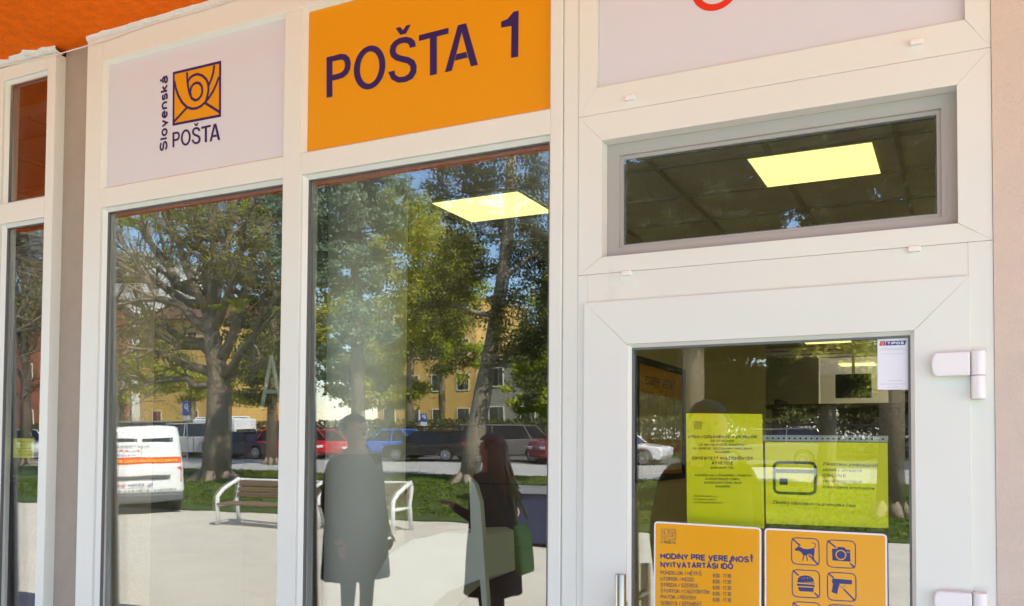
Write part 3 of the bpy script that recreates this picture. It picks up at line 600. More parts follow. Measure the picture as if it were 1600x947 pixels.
def cz_(x, y): return fp(1060 + x / 4.706, 630 + y / 4.706, YI)
def rq(q, t, r):
    P = [cz_(*p) for p in q]; out = []
    for i in range(4):
        p = P[i]; a = (P[i - 1] - p) * r; c = (P[(i + 1) % 4] - p) * r
        for k in range(6): u = k / 5; out.append(p + a * (1 - u) ** 2 + c * u ** 2)
    out.append(out[0].copy()); ribbon(b, out, t, OUT)
rq([(704, 435), (1008, 440), (1006, 668), (706, 658)], .0072, .16); poly(b, [cz_(705, 484), cz_(705, 512), cz_(1006, 518), cz_(1006, 490)], OUT, .0001)
poly(b, [cz_(744, 550), cz_(744, 600), cz_(804, 602), cz_(804, 552)], OUT, .0001); link('card_symbol', b, M['limeink'], lm2)
b = bmesh.new(); Q = [fp(*p, YL + .0012) for p in ((1192, 679.6), (1387.5, 681.2), (1387.5, 690.8), (1192.5, 689.3))]; poly(b, [Q[0], Q[3], Q[2], Q[1]], OUT); stp = link('punched_strip', b, M['steelgrey'], lm2)
b = bmesh.new()
for i in range(22):
    p = fp(1199 + i * 8.6, 684.7 + i * .07, YL + .0006); poly(b, [(p.x + .0028 * math.cos(k), p.y, p.z + .0026 * math.sin(k)) for k in np.linspace(0, 2 * math.pi, 9)[:-1]], OUT)
link('holes', b, M['black'], stp)
tp = board('lottery_sticker', 'small white sticker headed TIPOS high in the corner of the door pane', [(1371, 528.6), (1420.2, 528), (1420.4, 609), (1371.2, 608.8)], YB + .004, .0008, M['paper'], 0, .0015, 'sticker')
YK = YB + .0035; b = bmesh.new(); poly(b, [fp(*p, YK) for p in ((1383.5, 540), (1414, 539), (1416, 532), (1385, 533))], OUT); link('purple_block', b, M['tipospurple'], tp)
b = bmesh.new(); poly(b, [fp(*p, YK) for p in ((1374, 540.2), (1383, 540), (1384, 533), (1375.5, 533.2))], OUT); link('red_block', b, M['tiposred'], tp)
b = bmesh.new(); wpx(b, YK - .0003, 1386, 538.6, 1412.5, 537.8, 4.2, 'TIPOS', .24, .06); q = fp(1379, 536.6, YK); ribbon(b, [(q.x + .0028 * math.cos(k), YK - .0003, q.z + .0026 * math.sin(k)) for k in np.linspace(0, 2 * math.pi, 13)], .0007, OUT); link('lettering', b, M['paper'], tp)
b = bmesh.new()
for (xa_, xb_, yy_) in ((1378, 1412, 544.3), (1375, 1416, 546.8), (1377, 1413, 553.2), (1387, 1410, 595), (1375, 1415, 600.2), (1386, 1404, 605)):
    ribbon(b, [fp(xa_, yy_, YK), fp(xb_, yy_ - .3, YK)], .0006, OUT)
link('fine_print', b, M['pvcd'], tp)

# --- plaster, filler and cable along the head of the frames
def ragged(name, label, x0, x1, dep, n, seed, q_=1.0):
    r = random.Random(seed); b = bmesh.new(); fr = []; tp_ = []
    for i in range(n + 1):
        x = x0 + (x1 - x0) * i / n; e = dep * (.55 + .3 * math.sin(i * .31 + seed) + .2 * math.sin(i * .83)) + r.uniform(-.004, .005) * q_; e *= min(1, (n - i + 1) / 5, (i + 1) / 3)
        fr.append(((x, -.004 - max(e, .003), 3.5795), (x, -.004 - max(e * .6, .002), 3.5725 - r.uniform(0, .004)), (x, -.0012, 3.566 - r.uniform(0, .006)), (x, .03, 3.556)))
    vs = [[b.verts.new(p) for p in q] for q in fr]
    for a, c in zip(vs, vs[1:]):
        for k in range(3): b.faces.new((a[k], a[k + 1], c[k + 1], c[k]))
    return tag(link(name, b, M['foam'], None, smooth=True), label, 'filler')
ragged('filler_strip', 'ragged white filler above the narrow left window', -4.3, -3.186, .030, 90, 3)
ragged('filler_strip', 'thin ragged white filler between orange soffit and the wide window', -3.008, -.956, .007, 200, 5, .3)
b = bmesh.new(); cpts = [fp(*p, -.012) for p in ((-30, 111), (0, 104), (40, 96), (90, 85), (140, 70.5), (170, 61), (200, 50), (250, 33), (300, 20), (345, 6), (380, -6))]; tube(b, cpts, .0022, 8)
tag(link('cable', b, M['cable'], smooth=True), 'thin white cable strung across the tops of the left windows', 'cable')

# ================================================================== INSIDE
cb = fp(543, 650, 1.15); cm = bmesh.new(); cyl(cm, (cb.x, 1.3, RZ0), (cb.x, 1.3, RZ1), .195, 40)
col = link('column', cm, M['colm'], smooth=False)
for p in col.data.polygons: p.use_smooth = abs(p.normal.z) < .5
tag(col, 'round pale green column standing inside the wide window', 'column')
# counter of several brown bays
ct = thing('counter', 'long dark brown service counter seen low in the door glass', 'counter', (0, 0, 0))
q0 = fp(1205, 632, 6.2); q1 = fp(1440, 636, 6.2)
bars('front', ct, [(q0.x, 3.2, RZ0, q0.z - .04)], 6.24, 6.9, M['brown']); bars('top', ct, [(q0.x - .05, 3.2, q0.z - .04, q0.z)], 6.2, 6.95, M['brown'])
for i in range(4): bars('divider', ct, [(q0.x + .02 + i * 1.1, q0.x + .07 + i * 1.1, q0.z, q0.z + (.10 if i else .05))], 6.25, 6.7, M['brown'])
cab = thing('cabinet', 'dark brown cabinet standing behind the left pane', 'cabinet')
a = fp(358, 645, .9); c = fp(436, 645, .9); bars('body', cab, [(a.x, c.x, RZ0 + .6, a.z - .01)], .9, 1.3, M['brown']); bars('top', cab, [(a.x - .02, c.x + .02, a.z - .01, a.z + .015)], .88, 1.32, M['brown'])
link('shelf_line', bx(a.x + .02, c.x - .02, .893, .899, a.z - .25, a.z - .24), M['black'], cab)
cab2 = thing('cabinet', 'tall dark brown cabinet seen behind the reflected woman', 'cabinet')
a = fp(655, 665, 1.8); c = fp(853, 665, 1.8); bars('body', cab2, [(a.x, c.x, RZ0, a.z)], 1.8, 2.2, M['brown'])
for zz_ in (.3, .62, .95):
    link('drawer_gap', bx(a.x + .01, c.x - .01, 1.792, 1.799, a.z - zz_ - .006, a.z - zz_), M['black'], cab2)
for zz_ in (.16, .48, .8): link('drawer_lock', bx((a.x + c.x) / 2 - .012, (a.x + c.x) / 2 + .012, 1.788, 1.799, a.z - zz_ - .03, a.z - zz_), M['steelgrey'], cab2)
mon = thing('queue_screen', 'small black number screen hanging over the counter behind the door', 'screen')
a = fp(1305, 585, 5.2); c = fp(1361, 621, 5.2); bars('casing', mon, [(a.x, c.x, c.z, a.z)], 5.2, 5.26, M['black'], .004)
b = bmesh.new(); A = fp(1328, 593.5, 5.19); B_ = fp(1334.5, 593.5, 5.19); write(b, A, B_, (fp(1328, 587, 5.19) - A).length, '5', OUT, .16); link('digit', b, M['inkgrey'], mon)
b = bmesh.new(); cyl(b, ((a.x + c.x) / 2, 5.23, a.z), ((a.x + c.x) / 2, 5.23, RZ1), .012, 8); link('hanger_rod', b, M['roomgrid'], mon)
# framed poster on the side wall
po = thing('poster_frame', 'black framed orange information poster on the wall behind the door pane', 'poster')
xw = -2.172
def onwall(px, py):
    d = ray(px, py); return EYE + d * ((xw - EYE.x) / d.x)
a = onwall(990, 561); c = onwall(1066, 573); zt = (a.z + c.z) / 2; zb = zt - .95; ya, yc = a.y, c.y
bars('face', po, [], 0, 0, M['posterorange']); 
o = po.children[0]; bm = bmesh.new(); box(bm, xw, xw + .012, ya + .05, yc - .05, zb + .05, zt - .05); bm.to_mesh(o.data); bm.free(); o.modifiers.clear()
bm = bmesh.new()
for r in ((ya, yc, zt - .05, zt), (ya, yc, zb, zb + .05), (ya, ya + .05, zb + .05, zt - .05), (yc - .05, yc, zb + .05, zt - .05)): box(bm, xw, xw + .03, r[0], r[1], r[2], r[3])
link('frame', bm, M['black'], po)
bm = bmesh.new(); wy = (yc - ya - .16) / 5
for i in range(5): box(bm, xw + .0125, xw + .024, ya + .08 + i * wy, ya + .08 + (i + .9) * wy, zt - .62, zt - .27)
for i in range(3): box(bm, xw + .0125, xw + .024, ya + .08 + i * wy * 1.66, ya + .08 + (i + .9) * wy * 1.66, zb + .08, zt - .72)
link('picture_panels', bm, mat('poster_white_print', (.75, .73, .68), .5, var=.25, scale=9), po)
bm = bmesh.new(); write(bm, (xw + .014, ya + .25, zt - .2), (xw + .014, yc - .25, zt - .2), .07, 'DOBRE VEDIEŤ', V3((1, 0, 0)), .16); link('lettering', bm, M['inkgrey'], po)
# leaflet stand, A-shaped easel
st = thing('leaflet_stand', 'pale curved leaflet stand low behind the wide window', 'stand')
b = bmesh.new(); P = [fp(*p, .75) for p in ((580, 1010), (585, 905), (605, 868), (640, 845), (690, 833), (738, 832), (750, 838), (752, 905), (700, 925), (660, 960), (650, 1010))]; prism(b, P, (0, .3, 0)); bmesh.ops.recalc_face_normals(b, faces=b.faces); link('shell', b, M['pale'], st, bevel=.006)
b = bmesh.new(); P = [fp(*p, .70) for p in ((733, 747), (742, 757), (750, 785), (754, 838), (760, 930), (764, 1010), (757, 1010), (752, 930), (744, 842), (736, 836))]; prism(b, P, (0, .03, 0)); bmesh.ops.recalc_face_normals(b, faces=b.faces); link('blade', b, M['pale'], st)
ea = thing('easel', 'pale A shaped easel standing behind the left pane', 'easel'); Ye = 1.0
b = bmesh.new(); E = [fp(*p, Ye) for p in ((424, 556), (409, 640), (441, 640), (414, 612), (436, 612))]
for i, j in ((0, 1), (0, 2), (3, 4)): tube(b, [E[i], E[j]], .010, 6)
link('legs', b, M['pale'], ea)
gl_ = fp(40, 168, .6); b = bmesh.new(); bmesh.ops.create_uvsphere(b, u_segments=24, v_segments=16, radius=.085, matrix=mathutils.Matrix.Translation(gl_)); lt_ = thing('globe_lamp', 'unlit pale globe lamp hanging behind the small upper left pane', 'lamp'); link('globe', b, M['pale'], lt_, smooth=True); b = bmesh.new(); cyl(b, gl_ + V3((0, 0, .08)), V3((gl_.x, gl_.y, RZ1)), .006, 6); link('cord', b, M['roomgrid'], lt_)
# neighbour shop: yellow notice, covered garment, rail
ny = thing('yellow_notice', 'yellow paper notice taped inside the narrow left window', 'paper notice')
a = fp(21, 685, .085); c = fp(53, 716, .085); link('sheet', bx(a.x, c.x, .085, .0856, c.z, a.z), mat('yellow_paper', (.75, .72, .03), .6), ny)
b = bmesh.new()
for i in range(5):
    A = fp(26, 691.5 + i * 5, .084); B_ = fp(48, 691.5 + i * 5, .084); write(b, A, B_, .0045, ('PREDAJ', 'KVETOV', 'OTVORENÉ', 'PO - PIA', '9.00-17.00')[i], OUT, .2)
link('lettering', b, M['limeink'], ny)
gm = thing('garment_cover', 'pale blue plastic garment cover hanging at the foot of the narrow window', 'garment cover')
b = bmesh.new(); P = [fp(*p, .55) for p in ((44, 858), (52, 835), (64, 830), (70, 1010), (22, 1010), (30, 930))]; prism(b, P, (0, .12, 0)); bmesh.ops.recalc_face_normals(b, faces=b.faces); link('cover', b, M['bagplastic'], gm, bevel=.012)
b = bmesh.new(); tube(b, [fp(*p, .54) for p in ((48, 880), (45, 910), (40, 947))], .003, 6); tube(b, [fp(*p, .54) for p in ((56, 870), (53, 915), (56, 960))], .003, 6); link('fold_lines', b, M['ink'], gm)
rl = thing('clothes_rail', 'dark clothes hanging on a rail inside the narrow left window', 'clothes rail')
b = bmesh.new(); A = fp(-20, 745, 1.0); B_ = fp(66, 745, 1.0); cyl(b, A, B_, .012, 8); link('bar', b, M['steelgrey'], rl)
for i, (mt) in enumerate(('coat2', 'purple', 'coat', 'coat2', 'purple')):
    p = A.lerp(B_, (i + .5) / 5); b = bmesh.new(); prism(b, [(p.x - .04, .85, p.z - .03), (p.x - .05, .85, p.z - .9), (p.x + .05, .85, p.z - .9), (p.x + .03, .85, p.z - .03)], (.0, .36, 0)); link('garment', b, M[mt], rl, bevel=.01)

# ================================================================== STREET SEEN IN THE GLASS
def limbs(bm, pts, r0, r1, n=8):
    k = len(pts); tube(bm, pts, [r0 + (r1 - r0) * i / (k - 1) for i in range(k)], n)
def wob(a, b_, k, amp):
    a, b_ = V3(a), V3(b_); return [a.lerp(b_, i / k) + (V3((random.uniform(-1, 1), random.uniform(-1, 1), random.uniform(-1, 1))) * amp * (a - b_).length if 0 < i < k else V3()) for i in range(k + 1)]
def grow(bm, p, d, L, r, depth, tips, droop=0, nseg=4):
    pts = [p]; dd = d.copy()
    for i in range(nseg):
        dd = (dd + V3((random.gauss(0, .16), random.gauss(0, .16), random.gauss(0, .13) - droop))).normalized(); pts.append(pts[-1] + dd * L / nseg)
    limbs(bm, pts, r, r * .55, 6 if r > .05 else 3)
    tips.extend(pts[1:] if depth <= 2 else pts[-1:])
    if depth <= 0: return
    for i in range(1, nseg + 1):
        for _ in range(1 if i < nseg else 2):
            nd = (dd + V3((random.gauss(0, .75), random.gauss(0, .75), random.gauss(.05, .6)))).normalized()
            grow(bm, pts[i], nd, L * random.uniform(.5, .72), r * .5, depth - 1, tips, droop, 3)
def tree(name, label, base, trunk, limbs_, crown, leafmat, leaf, bark='bark', depth=3, per=6, spread=.25, limb_len=2.0, droop=0, keep=1.0, r0=.4):
    t = thing(name, label, 'tree', base, 0, 'trees around the car park'); B0 = V3(base); bm = bmesh.new(); tips = []
    tp_ = [V3(p) - B0 for p in trunk]; limbs(bm, tp_, r0, r0 * .45, 12)
    # root flare
    for k in range(6): a_ = k * 1.05; limbs(bm, [V3((0, 0, .5)), V3((math.cos(a_) * r0 * 1.2, math.sin(a_) * r0 * 1.2, .08)), V3((math.cos(a_) * r0 * 2, math.sin(a_) * r0 * 2, -.06))], r0 * .55, r0 * .15, 6)
    for (a, b_, rr_) in limbs_:
        pts = wob(V3(a) - B0, V3(b_) - B0, 6, .035); limbs(bm, pts, rr_, rr_ * .35, 8); L = (V3(b_) - V3(a)).length
        for i in range(2, 7):
            for _ in range(2): grow(bm, pts[i], ((pts[i] - pts[i - 1]).normalized() + V3((random.gauss(0, .6), random.gauss(0, .6), random.gauss(0.05, .5)))).normalized(), L * random.uniform(.22, .36), rr_ * .35, depth - 1, tips, droop, 3)
    link('trunk', bm, M[bark], t, smooth=True)
    C = []
    if tips and per:
        T = np.array([tuple(p) for p in tips]); T = T[rng.random(len(T)) < keep]; T = np.repeat(T, per, 0); C.append(T + rng.normal(size=T.shape) * spread)
    for (c, rx, ry, rz, n) in crown:              # clumps spread through the volume
        c = np.array(c) - np.array(base); k = max(n // 90, 3); u = rng.normal(size=(k, 3)); u /= np.linalg.norm(u, axis=1)[:, None]; u *= rng.uniform(.35, 1, (k, 1)) ** .5
        cc_ = c + u * [rx, ry, rz]; idx = rng.integers(0, k, n); C.append(cc_[idx] + rng.normal(size=(n, 3)) * np.array([rx, ry, rz]) * .13 * [1, 1, .8] + [0, 0, 0])
    if C:
        C = np.concatenate(C); C = C[C[:, 2] > .6]; cards('crown', C, rng.uniform(.6, 1.3, len(C)) * leaf, leafmat, t, 0, 1)
    return t
S = seen
def clump(px, py, Y, wpx_, hpx, n, dy=1.2, dens=.75):
    c = S(px, py, Y); k = (abs(Y) + 4.6) / FPX * 1.1; return (tuple(c), wpx_ * k, dy, hpx * k, int(n * dens))
# 1: the spreading tree in the left pane
Y1 = -20.5; b0 = S(330, 752, Z=0); b0 = V3((b0.x, Y1, 0)); tk = [V3((S(336, 650, Y1).x, Y1, -.1)), S(341, 690, Y1), S(343, 620, Y1), S(340, 580, Y1), S(333, 540, Y1), S(328, 490, Y1)]
LT = []
for (x0, y0, x1, y1, dy, r) in ((340, 590, 230, 535, .5, .16), (338, 560, 190, 470, -1, .17), (333, 520, 175, 400, 1, .17), (330, 500, 190, 335, -.5, .19), (330, 490, 250, 320, .8, .16), (328, 470, 300, 300, -.7, .16), (330, 480, 335, 285, .6, .17),
                                (332, 490, 375, 290, -1, .17), (338, 510, 400, 310, .9, .15), (345, 560, 420, 350, -.4, .17), (348, 590, 440, 450, .6, .14), (350, 600, 410, 540, -.5, .12), (343, 600, 180, 585, .4, .12), (330, 480, 60, 380, .5, .15), (336, 540, 20, 520, -.8, .12)):
    LT.append((S(x0, y0, Y1), S(x1, y1, Y1 + dy * 1.6), r * 1.15))
tree('broad_tree', 'spreading tree with dark forked trunk and sparse fresh leaves reflected in the left pane', tuple(b0), tk, LT, [clump(225, 350, Y1, 40, 25, 700), clump(200, 420, Y1, 30, 20, 500), clump(300, 345, Y1, 25, 30, 600), clump(370, 440, Y1, 35, 15, 700), clump(340, 475, Y1, 50, 15, 700), clump(400, 480, Y1, 40, 15, 600), clump(420, 350, Y1, 20, 50, 700), clump(200, 345, Y1, 30, 20, 700), clump(250, 480, Y1, 40, 12, 500), clump(350, 330, Y1, 30, 30, 600), clump(400, 390, Y1, 25, 25, 600)], L_MAIN, .05, 'bark', 4, 1, .16, droop=.0, keep=.40, r0=.52)
# 2: blue green conifer at the left of the wide pane
Y2 = -17.5
bb = S(560, 700, Y2); base2 = (bb.x, Y2, 0)
tree('conifer_tree', 'blue green conifer with drooping boughs reflected in the wide pane', base2, [V3((bb.x, Y2, -.1)), V3((bb.x, Y2, 5)), V3((bb.x, Y2, 12))], [],
     [clump(530, 330, Y2, 70, 55, 12000), clump(555, 250, Y2, 60, 60, 8000), clump(590, 300, Y2, 55, 60, 6000), clump(480, 400, Y2, 50, 50, 5000), clump(545, 420, Y2, 60, 45, 6000), clump(440, 290, Y2, 30, 60, 3500), clump(570, 510, Y2, 50, 45, 4500), clump(520, 570, Y2, 50, 30, 2500)], L_BLUE, .06, r0=.22)
# 3: pale yellow green tree behind
Y3 = -44; bb = S(640, 690, Y3); tree('pale_tree', 'pale yellow green tree in young leaf behind the black car', (bb.x, Y3, 0), [V3((bb.x, Y3, -.1)), V3((bb.x, Y3, 4)), V3((bb.x + .5, Y3, 9))], [],
     [clump(640, 420, Y3, 70, 70, 10000, 3), clump(620, 520, Y3, 60, 60, 8000, 3), clump(680, 480, Y3, 50, 70, 6000, 3), clump(640, 340, Y3, 60, 50, 6000, 3), clump(610, 610, Y3, 50, 30, 5000, 3), clump(700, 380, Y3, 40, 60, 3000, 3)], L_PALE, .13, r0=.35)
# 4: dark conifer with the leaning pale trunk
Y4 = -22; tb = S(735, 735, Y4); T4 = [V3((tb.x - .1, Y4, -.1)), S(741, 690, Y4), S(757, 600, Y4), S(768, 540, Y4), S(785, 440, Y4), S(795, 350, Y4), S(800, 230, Y4)]
tree('leaning_pine', 'dark pine with leaning sunlit trunk reflected beside the woman', (tb.x - .1, Y4, 0), T4, [(S(760, 580, Y4), S(840, 520, Y4), .1), (S(775, 500, Y4), S(690, 470, Y4), .1), (S(785, 440, Y4), S(860, 380, Y4), .09)],
     [clump(720, 300, Y4, 50, 50, 6000), clump(790, 260, Y4, 70, 60, 9000), clump(840, 380, Y4, 50, 70, 7000), clump(720, 420, Y4, 45, 60, 5000), clump(820, 500, Y4, 55, 60, 6000), clump(700, 540, Y4, 35, 50, 3000), clump(850, 600, Y4, 35, 35, 2500), clump(760, 380, Y4, 40, 60, 4500), clump(930, 400, Y4, 60, 90, 6000)], L_DARK, .055, 'barkp', 3, 3, .2, r0=.34)
# 5..: trees behind the car park and those met by the door and the high pane
specs = [('background_tree', 'fresh green tree left of the yellow building behind the black car', 560, -50, [(560, 600, 45, 40, 4000), (540, 530, 60, 60, 5000), (500, 450, 60, 70, 5000), (600, 560, 25, 40, 2500)], L_PALE, .18),
         ('background_tree', 'leafy tree in front of the yellow building, right of the pale tree', 690, -52, [(680, 520, 40, 40, 3500), (705, 450, 50, 60, 4500), (722, 560, 20, 40, 1800)], L_MAIN, .18),
         ('background_tree', 'tree screening the grey house at the right of the wide pane', 850, -50, [(850, 560, 50, 50, 5000), (820, 620, 20, 25, 1200), (880, 640, 40, 40, 3500), (900, 480, 60, 60, 5000)], L_MAIN, .18),
         ('background_tree', 'dark tree behind the cars at the left of the door glass', 1010, -46, [(1000, 600, 50, 50, 5000), (950, 560, 50, 60, 5000), (1060, 620, 40, 40, 4000)], L_PINE, .17),
         ('background_tree', 'broad pale tree behind the cars at the right of the door glass', 1380, -44, [(1380, 610, 60, 50, 6000), (1450, 580, 60, 60, 6000), (1200, 630, 60, 35, 5000)], L_DARK, .17),
         ('background_tree', 'green tree at the far left corner by the apartment block', 190, -50, [(200, 600, 30, 40, 3000), (150, 620, 40, 40, 3000)], L_MAIN, .17),
         ('willow_tree', 'soft green willow standing behind the parked cars', 300, -47, [(290, 600, 60, 30, 5000), (250, 570, 40, 40, 3500), (390, 600, 60, 40, 5000), (420, 560, 40, 60, 4000)], L_PALE, .15),
         ('conifer_tree', 'tall dark conifer at the edge of the left pane', 425, -30, [(430, 330, 25, 60, 5000), (425, 430, 30, 70, 6000), (420, 530, 30, 50, 4500), (432, 600, 25, 40, 3000)], L_PINE, .10),
         ('dense_tree', 'dense dark tree reflected behind the olive wall in the door glass', 1110, -19, [(1090, 560, 30, 60, 3000), (1250, 600, 70, 30, 4000), (1180, 620, 50, 25, 3000), (1150, 590, 30, 50, 3000), (1000, 520, 50, 60, 4000), (1180, 500, 60, 50, 4500), (1100, 440, 60, 60, 5000)], L_PINE, .06),
         ('loose_tree', 'loose bright green tree reflected in the middle of the door glass', 1290, -24, [(1290, 580, 50, 40, 4000), (1250, 530, 50, 40, 4500), (1340, 560, 40, 45, 2500), (1280, 470, 70, 50, 5000), (1220, 600, 20, 30, 1500)], L_PALE, .09),
         ('tall_pine', 'tall dark pine whose crown fills the high pane over the door', 1080, -16, [(1010, 330, 60, 60, 12000), (1090, 260, 60, 60, 12000), (1160, 350, 45, 55, 9000), (1240, 260, 50, 50, 8000), (1060, 380, 60, 50, 6000), (1130, 200, 70, 50, 6000)], L_PINE, .06),
         ('tall_pine', 'second tall dark pine crowning the right end of the high pane', 1390, -17, [(1330, 210, 40, 50, 5500), (1390, 300, 55, 60, 7500), (1440, 230, 55, 50, 7500), (1300, 330, 35, 45, 3500), (1440, 380, 60, 40, 6000), (1340, 150, 70, 30, 5000)], L_PINE, .06),
         ('bare_tree', 'tangled half bare tree reflected in the narrow left window', 40, -26, [(30, 420, 30, 50, 2500), (60, 380, 30, 30, 1600), (10, 500, 30, 40, 2000), (30, 600, 20, 30, 900)], L_TWIG, .05)]
for (nm, lb, px, Y, cl_, lm_, lf) in specs:
    bb = S(px, 700, Y); top = S(px, min(c[1] for c in cl_), Y)
    br = [] if nm != 'bare_tree' else [(S(40, 600, Y), S(70, 350, Y), .16), (S(40, 580, Y), S(0, 380, Y), .15), (S(40, 560, Y), S(90, 450, Y), .12), (S(40, 620, Y), S(-20, 480, Y), .12), (S(40, 640, Y), S(20, 330, Y), .14)]
    tree(nm, lb, (bb.x, Y, 0), [V3((bb.x, Y, -.1)), V3((bb.x + .1, Y, top.z * .5)), V3((bb.x, Y, top.z))], br, [clump(c[0], c[1], Y, c[2], c[3], c[4], 1.5 if Y > -30 else 3, 1.9 if px > 900 else .75) for c in cl_], lm_, lf, 'bark', 4, 2 if br else 0, .15, r0=.28)

# --- houses
def house(name, label, px0, px1, ytop, Y, depth, wallm, roofh, rows, cols, winm='winglass', base_y=None, group=None):
    a = S(px0, 600, Y); b_ = S(px1, 600, Y); top = S((px0 + px1) / 2, ytop, Y).z
    t = thing(name, label, 'building', (a.x, Y, 0)); W = abs(b_.x - a.x); x0, x1 = (0, b_.x - a.x) if b_.x > a.x else (b_.x - a.x, 0)
    wl = link('wall', bx(x0, x1, -depth, 0, -.1, top), M[wallm], t)
    if roofh:
        bm = bmesh.new(); prism(bm, [(x0 - .5, .6, top), (x0 - .5, -depth / 2, top + roofh), (x0 - .5, -depth - .6, top)], (x1 - x0 + 1, 0, 0)); bmesh.ops.recalc_face_normals(bm, faces=bm.faces); link('roof', bm, M['roof'], t)
    else: link('roof', bx(x0 - .2, x1 + .2, -depth - .2, .25, top, top + .3), M['kerb'], t)
    for r in range(rows):
        for c in range(cols):
            wx = x0 + (x1 - x0) * (c + .5) / cols; wz = 1.0 + (top - .6) * (r + .15) / rows; ww, wh = min(1.3, W / cols * .5), min(1.5, top / rows * .5)
            bm = bmesh.new(); mitre(bm, wx - ww / 2, wx + ww / 2, wz, wz + wh, .08, .08, .08, .08, .0, .06, 0); wo = link('window', bm, M['pvc'], t)
            link('glass', bx(wx - ww / 2 + .08, wx + ww / 2 - .08, .01, .03, wz + .08, wz + wh - .08), M[winm], wo)
    return t
house('yellow_house', 'sunlit yellow house with brown roof behind the spreading tree', 218, 330, 500, -58, 10, 'yellowwall', 2.6, 3, 2, 'redwin')
house('apartment_block', 'white and grey apartment block at the far left of the pane', 60, 205, 405, -66, 12, 'whitewall', 0, 5, 5)
house('yellow_building', 'sunlit orange yellow building behind the leaning pine', 590, 744, 470, -62, 10, 'yellowwall', 0, 4, 4)
house('grey_house', 'plain grey house at the right edge of the wide pane', 752, 900, 560, -58, 10, 'greywall', 0, 2, 3)
house('orange_building', 'orange brown building reflected in the narrow window', -60, 60, 470, -50, 10, 'orangewall', 0, 3, 4)
# --- dark iron fence beyond the cars
fz = thing('iron_fence', 'dark iron railing fence behind the parked cars', 'fence', (0, -40.5, 0)); bm = bmesh.new()
for i in range(150): box(bm, -62 + i * .45, -62 + i * .45 + .04, 0, .04, 0, 1.7)
box(bm, -62, 6, -.02, .05, 1.55, 1.62); box(bm, -62, 6, -.02, .05, .2, .27); link('rails', bm, M['darkfence'], fz)
hz = cards('hedge_leaves', np.c_[rng.uniform(-62, 6, 30000), rng.uniform(-42.2, -41, 30000), rng.uniform(.05, 2.0, 30000)], rng.uniform(.08, .16, 30000), L_DARK); hz.name = 'hedge'
tag(hz, 'long dark hedge growing behind the iron fence', 'hedge')

